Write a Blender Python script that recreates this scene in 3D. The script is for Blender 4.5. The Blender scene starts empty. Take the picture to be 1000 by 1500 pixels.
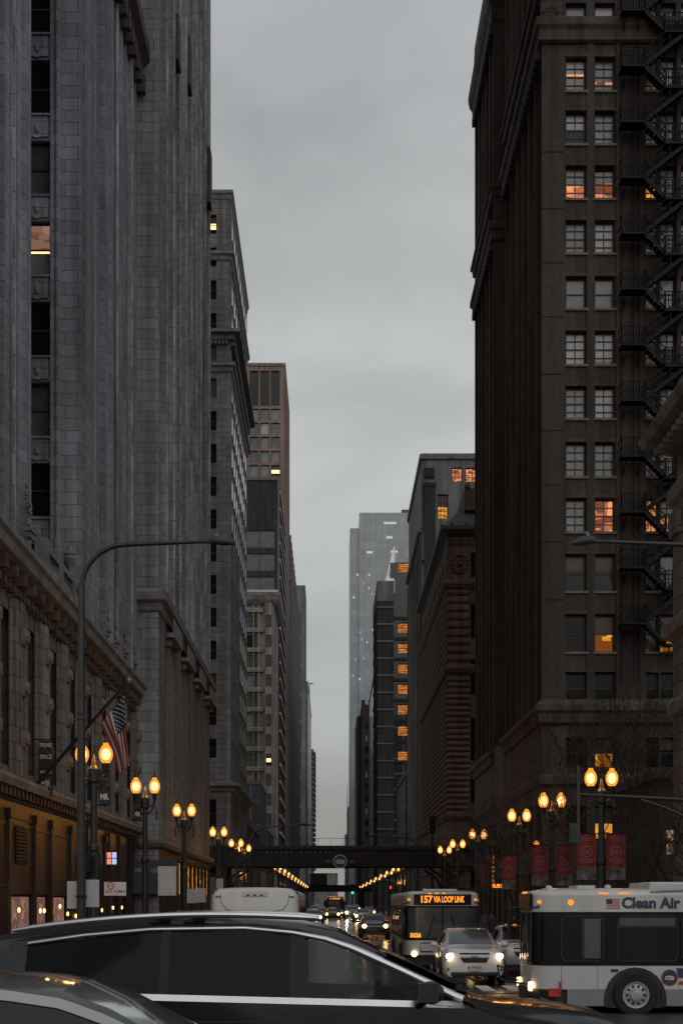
import bpy, bmesh, math, random
from mathutils import Vector, Matrix, Euler
random.seed(7)
sc = bpy.context.scene
COL = sc.collection
PI = math.pi
F = 2083.0; VX, VY = 484.0, 1322.0; CAM = 2.45      # focal length in photo pixels, vanishing point, eye height

# ---------------------------------------------------------------- camera, sky, sun, exposure
cam_d = bpy.data.cameras.new('camera'); cam = bpy.data.objects.new('camera', cam_d); COL.objects.link(cam)
cam.location = (0, 0, CAM); cam.rotation_euler = (math.radians(90), 0, 0)
cam_d.sensor_fit = 'VERTICAL'; cam_d.sensor_height = 36; cam_d.sensor_width = 24
cam_d.lens = F / 1500 * 36
cam_d.shift_x = (500 - VX) / 1500; cam_d.shift_y = (VY - 750) / 1500
cam_d.clip_start = 0.1; cam_d.clip_end = 6000
sc.camera = cam

w = bpy.data.worlds.new('World'); sc.world = w; w.use_nodes = True
nt = w.node_tree; N = nt.nodes; L = nt.links; N.clear()
out = N.new('ShaderNodeOutputWorld')
sky = N.new('ShaderNodeTexSky'); sky.sky_type = 'NISHITA'; sky.sun_disc = False
sky.sun_elevation = math.radians(6); sky.sun_rotation = math.radians(200)
bg1 = N.new('ShaderNodeBackground'); bg1.inputs[1].default_value = 0.012; L.new(sky.outputs[0], bg1.inputs[0])
tc = N.new('ShaderNodeTexCoord')
sep = N.new('ShaderNodeSeparateXYZ'); L.new(tc.outputs['Generated'], sep.inputs[0])
ramp = N.new('ShaderNodeValToRGB'); L.new(sep.outputs[2], ramp.inputs[0])
ramp.color_ramp.interpolation = 'B_SPLINE'
e = ramp.color_ramp.elements
e[0].position = 0.0; e[0].color = (.205, .21, .218, 1)
e[1].position = 1.0; e[1].color = (.34, .345, .355, 1)
for p, c in ((.09, (.245, .25, .257)), (.19, (.375, .382, .384)), (.30, (.46, .468, .466)), (.40, (.38, .385, .385)), (.52, (.315, .32, .325)), (.62, (.315, .32, .33))):
    q = e.new(p); q.color = (*c, 1)
mp = N.new('ShaderNodeMapping'); mp.inputs['Scale'].default_value = (1.6, 1.6, 4.2); L.new(tc.outputs['Generated'], mp.inputs[0])
nz = N.new('ShaderNodeTexNoise'); nz.inputs['Scale'].default_value = 2.4; nz.inputs['Detail'].default_value = 6; nz.inputs['Distortion'].default_value = .5
L.new(mp.outputs[0], nz.inputs['Vector'])
mr = N.new('ShaderNodeMapRange'); mr.inputs[1].default_value = .3; mr.inputs[2].default_value = .7; mr.inputs[3].default_value = .80; mr.inputs[4].default_value = 1.14
L.new(nz.outputs['Fac'], mr.inputs[0])
mul = N.new('ShaderNodeVectorMath'); mul.operation = 'SCALE'; L.new(ramp.outputs[0], mul.inputs[0]); L.new(mr.outputs[0], mul.inputs['Scale'])
bg2 = N.new('ShaderNodeBackground'); bg2.inputs[1].default_value = 1.22; L.new(mul.outputs[0], bg2.inputs[0])
add = N.new('ShaderNodeAddShader'); L.new(bg1.outputs[0], add.inputs[0]); L.new(bg2.outputs[0], add.inputs[1]); L.new(add.outputs[0], out.inputs[0])

sun_d = bpy.data.lights.new('sun', 'SUN'); sun_d.energy = 0.5; sun_d.angle = math.radians(60); sun_d.color = (1, .97, .93)
sun = bpy.data.objects.new('sun', sun_d); COL.objects.link(sun)
sun.rotation_euler = (math.radians(50), 0, math.radians(22)); sun.location = (0, -20, 120)

sc.view_settings.view_transform = 'Standard'; sc.view_settings.look = 'None'
sc.view_settings.exposure = 0.0; sc.view_settings.gamma = 1.0
sc.render.engine = 'CYCLES'
cy = sc.cycles
cy.max_bounces = 6; cy.diffuse_bounces = 1; cy.glossy_bounces = 3; cy.transmission_bounces = 4; cy.transparent_max_bounces = 8
cy.caustics_reflective = False; cy.caustics_refractive = False; cy.sample_clamp_indirect = 4
cy.use_denoising = True

# ---------------------------------------------------------------- materials
M = {}
def _new(name):
    m = bpy.data.materials.new(name); m.use_nodes = True; M[name] = m
    nt = m.node_tree; return m, nt, nt.nodes, nt.links, nt.nodes['Principled BSDF']
def plain(name, c, rough=.6, metal=0., var=.25, scale=3., coat=0., alpha=1., spec=.5, bump=0.):
    m, nt, N, L, b = _new(name)
    b.inputs['Roughness'].default_value = rough; b.inputs['Metallic'].default_value = metal
    b.inputs['Coat Weight'].default_value = coat; b.inputs['Coat Roughness'].default_value = .06
    b.inputs['Specular IOR Level'].default_value = spec; b.inputs['Alpha'].default_value = alpha
    if var:
        tc = N.new('ShaderNodeTexCoord'); n = N.new('ShaderNodeTexNoise'); n.inputs['Scale'].default_value = scale; n.inputs['Detail'].default_value = 5
        L.new(tc.outputs['Object'], n.inputs['Vector'])
        r = N.new('ShaderNodeValToRGB'); L.new(n.outputs['Fac'], r.inputs[0])
        r.color_ramp.elements[0].position = .3; r.color_ramp.elements[1].position = .72
        r.color_ramp.elements[0].color = (*[x * (1 - var) for x in c], 1); r.color_ramp.elements[1].color = (*[min(1, x * (1 + var)) for x in c], 1)
        L.new(r.outputs[0], b.inputs['Base Color'])
        if bump:
            bp = N.new('ShaderNodeBump'); bp.inputs['Strength'].default_value = bump; bp.inputs['Distance'].default_value = .02
            L.new(n.outputs['Fac'], bp.inputs['Height']); L.new(bp.outputs[0], b.inputs['Normal'])
    else:
        b.inputs['Base Color'].default_value = (*c, 1)
    return m
def glow(name, c, s, dark=None, scale=1.5, band=False):
    m, nt, N, L, b = _new(name)
    N.remove(b); em = N.new('ShaderNodeEmission'); em.inputs[1].default_value = s; em.inputs[0].default_value = (*c, 1)
    L.new(em.outputs[0], N['Material Output'].inputs[0])
    if dark is not None and not band:                       # rooms seen through a window: blocks of furniture, walls and lamps
        g = N.new('ShaderNodeNewGeometry'); v = N.new('ShaderNodeTexVoronoi'); v.distance = 'CHEBYCHEV'; v.inputs['Scale'].default_value = scale
        mp = N.new('ShaderNodeMapping'); mp.inputs['Scale'].default_value = (1, 1, 1.9); L.new(g.outputs['Position'], mp.inputs[0]); L.new(mp.outputs[0], v.inputs['Vector'])
        sp = N.new('ShaderNodeSeparateColor'); L.new(v.outputs['Color'], sp.inputs[0])
        r = N.new('ShaderNodeValToRGB'); L.new(sp.outputs[0], r.inputs[0]); r.color_ramp.interpolation = 'CONSTANT'
        r.color_ramp.elements[0].position = 0; r.color_ramp.elements[0].color = (*dark, 1)
        r.color_ramp.elements[1].position = .80; r.color_ramp.elements[1].color = (*[min(1.6, x*1.35) for x in c], 1)
        q = r.color_ramp.elements.new(.22); q.color = (*[x*.55+y*.25 for x, y in zip(c, dark)], 1)
        q = r.color_ramp.elements.new(.42); q.color = (*c, 1)
        L.new(r.outputs[0], em.inputs[0]); return m
    if dark is not None:
        g = N.new('ShaderNodeNewGeometry'); n = N.new('ShaderNodeTexNoise'); n.inputs['Scale'].default_value = scale; n.inputs['Detail'].default_value = 3
        mp = N.new('ShaderNodeMapping'); mp.inputs['Scale'].default_value = (1, 1, 3.0 if band else 1.2); L.new(g.outputs['Position'], mp.inputs[0]); L.new(mp.outputs[0], n.inputs['Vector'])
        r = N.new('ShaderNodeValToRGB'); L.new(n.outputs['Fac'], r.inputs[0])
        r.color_ramp.elements[0].position = .36; r.color_ramp.elements[1].position = .56
        r.color_ramp.elements[0].color = (*dark, 1); r.color_ramp.elements[1].color = (*c, 1)
        L.new(r.outputs[0], em.inputs[0])
    return m
def masonry(name, c1, c2, mortar, bw, bh, ms=.02, stain=.35, rough=.85, bump=.4, stain_scale=.12):
    m, nt, N, L, b = _new(name)
    b.inputs['Roughness'].default_value = rough; b.inputs['Specular IOR Level'].default_value = .25
    g = N.new('ShaderNodeNewGeometry'); s = N.new('ShaderNodeSeparateXYZ'); L.new(g.outputs['Position'], s.inputs[0])
    a = N.new('ShaderNodeMath'); a.operation = 'ADD'; L.new(s.outputs[0], a.inputs[0]); L.new(s.outputs[1], a.inputs[1])
    c = N.new('ShaderNodeCombineXYZ'); L.new(a.outputs[0], c.inputs[0]); L.new(s.outputs[2], c.inputs[1])
    br = N.new('ShaderNodeTexBrick'); L.new(c.outputs[0], br.inputs['Vector'])
    br.inputs['Scale'].default_value = 1; br.inputs['Brick Width'].default_value = bw; br.inputs['Row Height'].default_value = bh
    br.inputs['Mortar Size'].default_value = ms; br.inputs['Mortar Smooth'].default_value = .2; br.inputs['Bias'].default_value = -.2
    br.inputs['Color1'].default_value = (*c1, 1); br.inputs['Color2'].default_value = (*c2, 1); br.inputs['Mortar'].default_value = (*mortar, 1)
    n = N.new('ShaderNodeTexNoise'); n.inputs['Scale'].default_value = stain_scale; n.inputs['Detail'].default_value = 7; n.inputs['Roughness'].default_value = .65
    mp = N.new('ShaderNodeMapping'); mp.inputs['Scale'].default_value = (3, 3, .8); L.new(g.outputs['Position'], mp.inputs[0]); L.new(mp.outputs[0], n.inputs['Vector'])
    mr = N.new('ShaderNodeMapRange'); mr.inputs[1].default_value = .3; mr.inputs[2].default_value = .7; mr.inputs[3].default_value = 1 - stain; mr.inputs[4].default_value = 1 + stain * .6
    L.new(n.outputs['Fac'], mr.inputs[0])
    n3 = N.new('ShaderNodeTexNoise'); n3.inputs['Scale'].default_value = 1.0; n3.inputs['Detail'].default_value = 5      # rain streaks
    mp3 = N.new('ShaderNodeMapping'); mp3.inputs['Scale'].default_value = (1.6, 1.6, .05); L.new(g.outputs['Position'], mp3.inputs[0]); L.new(mp3.outputs[0], n3.inputs['Vector'])
    mr3 = N.new('ShaderNodeMapRange'); mr3.inputs[1].default_value = .35; mr3.inputs[2].default_value = .62; mr3.inputs[3].default_value = .66; mr3.inputs[4].default_value = 1.12; L.new(n3.outputs['Fac'], mr3.inputs[0])
    m3 = N.new('ShaderNodeMath'); m3.operation = 'MULTIPLY'; L.new(mr.outputs[0], m3.inputs[0]); L.new(mr3.outputs[0], m3.inputs[1]); mr = m3
    n2 = N.new('ShaderNodeTexNoise'); n2.inputs['Scale'].default_value = 9; n2.inputs['Detail'].default_value = 4; L.new(g.outputs['Position'], n2.inputs['Vector'])
    mr2 = N.new('ShaderNodeMapRange'); mr2.inputs[3].default_value = .8; mr2.inputs[4].default_value = 1.2; L.new(n2.outputs['Fac'], mr2.inputs[0])
    mm = N.new('ShaderNodeMath'); mm.operation = 'MULTIPLY'; L.new(mr.outputs[0], mm.inputs[0]); L.new(mr2.outputs[0], mm.inputs[1])
    v = N.new('ShaderNodeVectorMath'); v.operation = 'SCALE'; L.new(br.outputs['Color'], v.inputs[0]); L.new(mm.outputs[0], v.inputs['Scale'])
    L.new(v.outputs[0], b.inputs['Base Color'])
    bp = N.new('ShaderNodeBump'); bp.inputs['Strength'].default_value = bump; bp.inputs['Distance'].default_value = .03; bp.invert = True
    L.new(br.outputs['Fac'], bp.inputs['Height']); L.new(bp.outputs[0], b.inputs['Normal'])
    return m
def curtain(name, glass, mull, pw, ph, ms, rough=.12, lit=None):
    m, nt, N, L, b = _new(name)
    g = N.new('ShaderNodeNewGeometry'); s = N.new('ShaderNodeSeparateXYZ'); L.new(g.outputs['Position'], s.inputs[0])
    a = N.new('ShaderNodeMath'); a.operation = 'ADD'; L.new(s.outputs[0], a.inputs[0]); L.new(s.outputs[1], a.inputs[1])
    c = N.new('ShaderNodeCombineXYZ'); L.new(a.outputs[0], c.inputs[0]); L.new(s.outputs[2], c.inputs[1])
    br = N.new('ShaderNodeTexBrick'); L.new(c.outputs[0], br.inputs['Vector']); br.offset = 0
    br.inputs['Scale'].default_value = 1; br.inputs['Brick Width'].default_value = pw; br.inputs['Row Height'].default_value = ph; br.inputs['Mortar Size'].default_value = ms
    br.inputs['Color1'].default_value = (*glass, 1); br.inputs['Color2'].default_value = (*[x * .78 for x in glass], 1); br.inputs['Mortar'].default_value = (*mull, 1)
    L.new(br.outputs['Color'], b.inputs['Base Color'])
    mr = N.new('ShaderNodeMapRange'); mr.inputs[3].default_value = rough; mr.inputs[4].default_value = .6; L.new(br.outputs['Fac'], mr.inputs[0]); L.new(mr.outputs[0], b.inputs['Roughness'])
    b.inputs['Specular IOR Level'].default_value = .8
    return m

masonry('limestone', (.275, .286, .318), (.20, .208, .232), (.115, .119, .131), 1.05, .52, .018, .5)
masonry('limestone_warm', (.20, .187, .182), (.15, .14, .137), (.07, .065, .063), 1.1, .55, .018, .4)
masonry('limestone_pale', (.285, .292, .32), (.205, .211, .234), (.12, .123, .134), 1.3, .55, .02, .5)
masonry('limestone_grey', (.21, .203, .20), (.15, .143, .14), (.085, .08, .078), 1.2, .6, .025, .45)
masonry('brown_brick', (.086, .072, .068), (.062, .052, .049), (.045, .039, .037), .26, .085, .012, .4)
masonry('brown_terracotta', (.092, .074, .068), (.07, .056, .051), (.038, .032, .029), .9, .35, .012, .4)
masonry('red_sandstone', (.12, .078, .063), (.088, .058, .048), (.035, .025, .021), 1.1, .44, .02, .4)
masonry('grey_concrete', (.20, .20, .195), (.16, .16, .155), (.12, .12, .115), 3.2, 3.0, .02, .45)
masonry('dark_marble', (.058, .036, .023), (.036, .022, .015), (.014, .009, .006), 1.5, 1.1, .012, .6, rough=.42, bump=.2, stain_scale=.35)
masonry('cream_terracotta', (.30, .28, .25), (.25, .235, .21), (.11, .10, .09), .8, .4, .015, .35)
masonry('pink_granite', (.30, .215, .19), (.26, .185, .165), (.13, .095, .08), 2.4, 1.6, .012, .2)
masonry('charcoal_brick', (.05, .05, .053), (.04, .04, .043), (.022, .022, .024), 1.0, .4, .015, .35)
masonry('far_brick', (.06, .045, .045), (.05, .04, .04), (.03, .025, .025), 1.2, .6, .02, .3)
curtain('glass_tower_skin', (.37, .41, .445), (.27, .30, .325), 2.6, 3.9, .12, .25)
curtain('dark_curtain', (.03, .033, .037), (.075, .078, .08), 3.0, 3.6, .22, .15)
curtain('blue_curtain', (.06, .075, .085), (.11, .115, .12), 1.5, 3.4, .12, .15)
curtain('grid_curtain', (.035, .038, .042), (.15, .15, .155), 2.4, 5.0, .5, .2)
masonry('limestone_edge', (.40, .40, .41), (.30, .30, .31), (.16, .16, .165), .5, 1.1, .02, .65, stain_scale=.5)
plain('stone_trim', (.17, .165, .165), .8, var=.4, scale=1.5, bump=.5)
plain('stone_trim_warm', (.15, .125, .105), .8, var=.45, scale=2, bump=.5)
plain('soffit_brown', (.085, .055, .035), .7, var=.5, scale=2)
plain('dark_trim', (.055, .042, .036), .75, var=.4, scale=2, bump=.4)
plain('copper_green', (.032, .042, .040), .7, var=.4, scale=2)
plain('glass_dark', (.008, .009, .010), .10, var=.3, scale=.6, spec=.3)
plain('glass_blind', (.36, .37, .385), .35, var=.12, scale=1.1, coat=.4)
plain('glass_shade', (.17, .178, .19), .3, var=.2, scale=1.3, coat=.4)
plain('glass_shine', (.07,.074,.08), .12, var=.1, coat=1.0)
plain('glass_dim', (.07, .074, .08), .15, var=.4, scale=.9, coat=.5)
plain('glass_rust', (.06, .032, .025), .3, var=.3, scale=1)
plain('frame_black', (.012, .012, .012), .5, var=.2)
plain('frame_grey', (.10, .10, .105), .5, var=.2)
plain('white_stripe', (.55, .55, .55), .5, var=.1)
glow('lit_peach', (.82, .30, .13), .85, (.22, .07, .035), 1.6)
glow('lit_amber', (.85, .36, .05), .75, (.25, .07, .01), 1.3)
glow('lit_deep', (.75, .26, .06), .8, (.30, .085, .02), .9, True)
glow('lit_spot', (1, .55, .2), 3.0)
glow('lit_display', (.50, .26, .19), .42, (.30, .15, .11), 2.2)
glow('lit_gold', (1, .42, .05), .85, (.28, .085, .01), 2.3)
glow('lit_white', (.85, .86, .9), .62)
plain('iron', (.007, .007, .008), .6, var=.3, metal=.1, spec=.25)
plain('iron_grey', (.05, .053, .056), .5, var=.3, metal=.5)
plain('steel_dark', (.018, .015, .014), .7, var=.35)
plain('pole_black', (.016, .018, .020), .38, var=.3, scale=6)
plain('galvanised', (.22, .23, .24), .45, var=.2, metal=.6)
plain('bark', (.034, .028, .025), .9, var=.4, scale=8, bump=.6)
plain('sign_white', (.6, .6, .6), .5, var=.05)
plain('sign_grey', (.42, .43, .44), .45, var=.1)
plain('sign_red', (.45, .02, .025), .5, var=.05)
plain('sign_black', (.012, .012, .013), .5, var=.1)
plain('banner_red', (.21, .02, .023), .7, var=.2, scale=1.5)
plain('banner_photo', (.12, .10, .11), .7, var=.9, scale=5)
plain('banner_mark', (.30, .12, .12), .7, var=.1)
plain('banner_black', (.013, .013, .015), .7, var=.2)
plain('text_white', (.5, .5, .5), .6, var=.05)
plain('text_red', (.40, .03, .03), .6, var=.05)
plain('text_navy', (.03, .045, .09), .5, var=0)
plain('flag_white', (.45, .42, .40), .8, var=.1)
plain('flag_red', (.28, .02, .03), .8, var=.15)
plain('flag_blue', (.02, .028, .07), .8, var=.15)
plain('board_navy', (.035, .05, .075), .5, var=.2)
plain('bus_white', (.53, .54, .54), .32, var=.14, scale=1.2, coat=.3)
plain('bus_grey', (.22, .23, .24), .4, var=.12, scale=1.2)
plain('bus_black', (.008, .008, .009), .3, var=.2, spec=.22)
plain('bus_blue', (.03, .07, .22), .4, var=.05)
plain('bus_red', (.42, .03, .03), .4, var=.05)
plain('rubber', (.012, .012, .012), .8, var=.3)
plain('rim', (.42, .42, .43), .4, var=.15, metal=.35)
plain('paint_black', (.010, .0105, .012), .3, var=.05, coat=.55, spec=.3)
plain('paint_grey', (.075, .077, .08), .3, metal=.3, var=.05, coat=.9, spec=.4)
plain('paint_silver', (.38, .385, .39), .3, metal=.3, var=.05, coat=.8)
plain('paint_white', (.62, .63, .635), .28, var=.05, coat=.8)
plain('paint_taupe', (.16, .15, .14), .3, var=.05, coat=.8)
plain('chrome', (.56, .56, .58), .22, metal=.85, var=.05)
plain('plastic_black', (.015, .015, .016), .45, var=.2)
plain('seat_fabric', (.03, .03, .033), .8, var=.2)
plain('skin', (.32, .19, .14), .6, var=.1)
plain('hair_dark', (.015, .011, .009), .7, var=.3)
plain('cloth_navy', (.02, .025, .045), .85, var=.3)
plain('cloth_black', (.014, .014, .016), .85, var=.3)
plain('cloth_grey', (.07, .07, .075), .85, var=.3)
plain('asphalt', (.042, .042, .044), .42, var=.4, scale=.7, bump=.2)
plain('wet_asphalt', (.035, .035, .037), .2, var=.4, scale=.7, bump=.12)
plain('pavement', (.13, .125, .12), .75, var=.3, scale=1.2)
plain('kerb_stone', (.16, .155, .15), .8, var=.3)
plain('paint_line', (.5, .5, .48), .7, var=.25, scale=4)
plain('roof_felt', (.04, .04, .042), .9, var=.3)
plain('sky_sheen', (.88, .88, .89), .35, var=.08)  # near-white colour stands in for sky mirrored in glass
glow('bulb', (1, .64, .28), 3.8)
glow('led_orange', (1, .30, .035), 1.6)
glow('marker_amber', (1, .30, .03), 1.3)
glow('headlight', (1, .68, .34), 24)
glow('headlight_soft', (1, .66, .30), 4)
glow('headlight_white', (1, .93, .82), 150)
glow('headlight_warm', (1, .50, .16), 22)
glow('tail_red', (1, .03, .04), 3)
glow('signal_green', (.05, .8, .4), 1.2)
glow('neon_red', (.9, .22, .06), .5)
glow('neon_blue', (.55, .65, 1), .9)
glow('neon_coral', (1, .32, .22), .9)
# frosted lamp globe: lets the bulb's light out and glows itself
m, nt, N, L, b = _new('globe'); N.remove(b)
tr = N.new('ShaderNodeBsdfTransparent'); em = N.new('ShaderNodeEmission'); em.inputs[0].default_value = (1, .32, .030, 1); em.inputs[1].default_value = 1.7
mx = N.new('ShaderNodeMixShader'); mx.inputs[0].default_value = .5
L.new(tr.outputs[0], mx.inputs[1]); L.new(em.outputs[0], mx.inputs[2]); L.new(mx.outputs[0], N['Material Output'].inputs[0])
# tinted glass one sees through
def tinted(name, c, t):
    m, nt, N, L, b = _new(name)
    b.inputs['Base Color'].default_value = (*c, 1); b.inputs['Roughness'].default_value = .05
    tr = N.new('ShaderNodeBsdfTransparent'); tr.inputs[0].default_value = (.75, .78, .8, 1); mx = N.new('ShaderNodeMixShader'); mx.inputs[0].default_value = t
    L.new(tr.outputs[0], mx.inputs[1]); L.new(b.outputs[0], mx.inputs[2]); L.new(mx.outputs[0], N['Material Output'].inputs[0])
tinted('glass_clear', (.012, .013, .014), .42)
tinted('glass_privacy', (.005, .0055, .006), .92)
M['glass_privacy'].node_tree.nodes['Principled BSDF'].inputs['Specular IOR Level'].default_value = .14

# ---------------------------------------------------------------- mesh helpers
def wloc(o):                                     # where an unrotated parent stands in the world
    v = Vector((0,0,0))
    while o: v += Vector(o.location); o = o.parent
    return v
class MB:
    def __init__(s): s.v = []; s.f = []; s.m = []
    def quad(s, a, b, c, d, m=0):
        i = len(s.v); s.v += [tuple(a), tuple(b), tuple(c), tuple(d)]; s.f.append((i, i+1, i+2, i+3)); s.m.append(m)
    def poly(s, pts, m=0):
        i = len(s.v); s.v += [tuple(p) for p in pts]; s.f.append(tuple(range(i, i+len(pts)))); s.m.append(m)
    def box(s, x0, x1, y0, y1, z0, z1, m=0, skip=''):
        i = len(s.v)
        s.v += [(x0,y0,z0),(x1,y0,z0),(x1,y1,z0),(x0,y1,z0),(x0,y0,z1),(x1,y0,z1),(x1,y1,z1),(x0,y1,z1)]
        for k, q in (('b',(0,3,2,1)),('t',(4,5,6,7)),('f',(0,1,5,4)),('r',(1,2,6,5)),('k',(2,3,7,6)),('l',(3,0,4,7))):
            if k not in skip: s.f.append(tuple(i+j for j in q)); s.m.append(m)
        return s
    def tube(s, p, q, r0, r1=None, n=8, m=0, cap=True):
        p = Vector(p); q = Vector(q); r1 = r0 if r1 is None else r1
        d = (q-p).normalized(); a = d.orthogonal().normalized(); b = d.cross(a); i = len(s.v)
        for c, r in ((p, r0), (q, r1)):
            for k in range(n):
                t = 2*PI*k/n; s.v.append(tuple(c + a*math.cos(t)*r + b*math.sin(t)*r))
        for k in range(n):
            s.f.append((i+k, i+(k+1)%n, i+n+(k+1)%n, i+n+k)); s.m.append(m)
        if cap:
            s.f.append(tuple(i+k for k in range(n-1, -1, -1))); s.m.append(m); s.f.append(tuple(i+n+k for k in range(n))); s.m.append(m)
        return s
    def path(s, pts, r, n=8, m=0):
        pts = [Vector(p) for p in pts]; rs = r if isinstance(r, (list, tuple)) else [r]*len(pts); i = len(s.v)
        up = None
        for k, p in enumerate(pts):
            d = (pts[min(k+1, len(pts)-1)] - pts[max(k-1, 0)]).normalized()
            a = d.orthogonal().normalized() if up is None else (up - d*up.dot(d)).normalized()
            up = a; b = d.cross(a)
            for j in range(n):
                t = 2*PI*j/n; s.v.append(tuple(p + a*math.cos(t)*rs[k] + b*math.sin(t)*rs[k]))
        for k in range(len(pts)-1):
            for j in range(n):
                s.f.append((i+k*n+j, i+k*n+(j+1)%n, i+(k+1)*n+(j+1)%n, i+(k+1)*n+j)); s.m.append(m)
        s.f.append(tuple(i+j for j in range(n-1,-1,-1))); s.m.append(m)
        e = i+(len(pts)-1)*n; s.f.append(tuple(e+j for j in range(n))); s.m.append(m)
        return s
    def lathe(s, c, prof, n=14, m=0, axis='z', cap=True):
        i = len(s.v); cx, cy_, cz = c
        for r, h in prof:
            for k in range(n):
                t = 2*PI*k/n; a, b = r*math.cos(t), r*math.sin(t)
                s.v.append((cx+a, cy_+b, cz+h) if axis == 'z' else ((cx+h, cy_+a, cz+b) if axis == 'x' else (cx+a, cy_+h, cz+b)))
        for q in range(len(prof)-1):
            for k in range(n):
                s.f.append((i+q*n+k, i+q*n+(k+1)%n, i+(q+1)*n+(k+1)%n, i+(q+1)*n+k)); s.m.append(m)
        if not cap: return s
        s.f.append(tuple(i+k for k in range(n-1,-1,-1))); s.m.append(m)
        e = i+(len(prof)-1)*n; s.f.append(tuple(e+k for k in range(n))); s.m.append(m)
        return s
    def disc(s, c, r, n=24, m=0, axis='y', sx=1., sz=1.):      # flat disc facing -axis
        pts = []
        for k in range(n):
            t = 2*PI*k/n; a, b = r*math.cos(t)*sx, r*math.sin(t)*sz
            pts.append((c[0]+a, c[1], c[2]+b) if axis == 'y' else (c[0], c[1]+a, c[2]+b))
        s.poly(pts, m); return s
    def ring(s, c, r0, r1, n=28, m=0, axis='y'):
        for k in range(n):
            t, u = 2*PI*k/n, 2*PI*(k+1)/n
            P = lambda r, a: (c[0]+r*math.cos(a), c[1], c[2]+r*math.sin(a)) if axis == 'y' else (c[0], c[1]+r*math.cos(a), c[2]+r*math.sin(a))
            s.quad(P(r0,t), P(r1,t), P(r1,u), P(r0,u), m)
        return s
    def extrude(s, pts, z0, z1, m=0, cap=False):              # plan polyline raised from z0 to z1
        for (a, b) in zip(pts[:-1], pts[1:]):
            s.quad((*a, z0), (*b, z0), (*b, z1), (*a, z1), m)
        if cap: s.poly([(*p, z1) for p in pts], m)
        return s
    def sweep(s, path, prof, m=0):                            # profile (out, z) along a plan path, outside on its right hand
        P = [Vector(p) for p in path]; nm = []
        for k in range(len(P)-1):
            d = (P[k+1]-P[k]).normalized(); nm.append(Vector((d.y, -d.x)))
        offs = []
        for k in range(len(P)):
            if k == 0: o = nm[0]
            elif k == len(P)-1: o = nm[-1]
            else:
                o = (nm[k-1]+nm[k]); o = o/ max(.2, o.dot(nm[k]))
            offs.append(o)
        i = len(s.v); q = len(prof)
        for k, p in enumerate(P):
            for (r, z) in prof: s.v.append((p.x+offs[k].x*r, p.y+offs[k].y*r, z))
        for k in range(len(P)-1):
            for j in range(q-1):
                s.f.append((i+k*q+j, i+(k+1)*q+j, i+(k+1)*q+j+1, i+k*q+j+1)); s.m.append(m)
        s.f.append(tuple(i+j for j in range(q))); s.m.append(m)
        e = i+(len(P)-1)*q; s.f.append(tuple(e+j for j in range(q-1,-1,-1))); s.m.append(m)
        return s
    def sphere(s, c, r, m=0, n=10, k=6):
        rr = r if isinstance(r, (tuple, list)) else (r, r, r); i = len(s.v)
        for a in range(k+1):
            t = PI*a/k
            for b in range(n):
                u = 2*PI*b/n; s.v.append((c[0]+rr[0]*math.sin(t)*math.cos(u), c[1]+rr[1]*math.sin(t)*math.sin(u), c[2]-rr[2]*math.cos(t)))
        for a in range(k):
            for b in range(n):
                s.f.append((i+a*n+b, i+a*n+(b+1)%n, i+(a+1)*n+(b+1)%n, i+(a+1)*n+b)); s.m.append(m)
        return s
    def pieces(s, name, mats, parent=None, **kw):             # every separate piece becomes a part of its own
        par = list(range(len(s.v)))
        def root(i):
            while par[i] != i: par[i] = par[par[i]]; i = par[i]
            return i
        for f in s.f:
            for j in f[1:]: par[root(j)] = root(f[0])
        grp = {}
        for f, mi in zip(s.f, s.m): grp.setdefault(root(f[0]), []).append((f, mi))
        for fs in grp.values():
            q = MB(); ix = {}
            for f, mi in fs:
                for j in f:
                    if j not in ix: ix[j] = len(q.v); q.v.append(s.v[j])
                q.f.append(tuple(ix[j] for j in f)); q.m.append(mi)
            q.build(name, mats, parent, **kw)
    def mesh(s, name, mats, off=(0,0,0), smooth=False):
        me = bpy.data.meshes.new(name)
        me.from_pydata([(x-off[0], y-off[1], z-off[2]) for x, y, z in s.v], [], s.f); 
        for mm in (mats if isinstance(mats, (list, tuple)) else [mats]): me.materials.append(M[mm])
        me.polygons.foreach_set('material_index', s.m)
        bm = bmesh.new(); bm.from_mesh(me); bmesh.ops.remove_doubles(bm, verts=bm.verts, dist=.0004); bmesh.ops.recalc_face_normals(bm, faces=bm.faces); bm.to_mesh(me); bm.free()
        if smooth:
            me.shade_smooth(); me.set_sharp_from_angle(angle=math.radians(smooth if smooth is not True else 35))
        return me
    def build(s, name, mats, parent=None, world=True, smooth=False, bevel=0, loc=None):
        off = tuple(wloc(parent)) if (parent and world) else (0,0,0)
        if parent is None and loc is not None and world: off = tuple(loc)
        o = bpy.data.objects.new(name, s.mesh(name, mats, off, smooth)); COL.objects.link(o)
        if parent: o.parent = parent
        elif loc is not None: o.location = loc
        if bevel:
            b = o.modifiers.new('bevel', 'BEVEL'); b.width = bevel; b.segments = 2; b.limit_method = 'ANGLE'
        return o
def tag(o, label, cat, group=None, kind=None):
    if label: o['label'] = label
    if cat: o['category'] = cat
    if group: o['group'] = group
    if kind: o['kind'] = kind
    return o
def thing(name, loc, label, cat, group=None, rz=0):
    o = bpy.data.objects.new(name, None); COL.objects.link(o); o.location = loc; o.rotation_euler = (0,0,rz); o.empty_display_size = .3
    return tag(o, label, cat, group)
def struct(mb, name, mat, smooth=False):
    o = mb.build(name, mat, smooth=smooth); o['kind'] = 'structure'; return o
def kids(o): return [c for c in COL.objects if c.parent == o]
KID = {}
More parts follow.
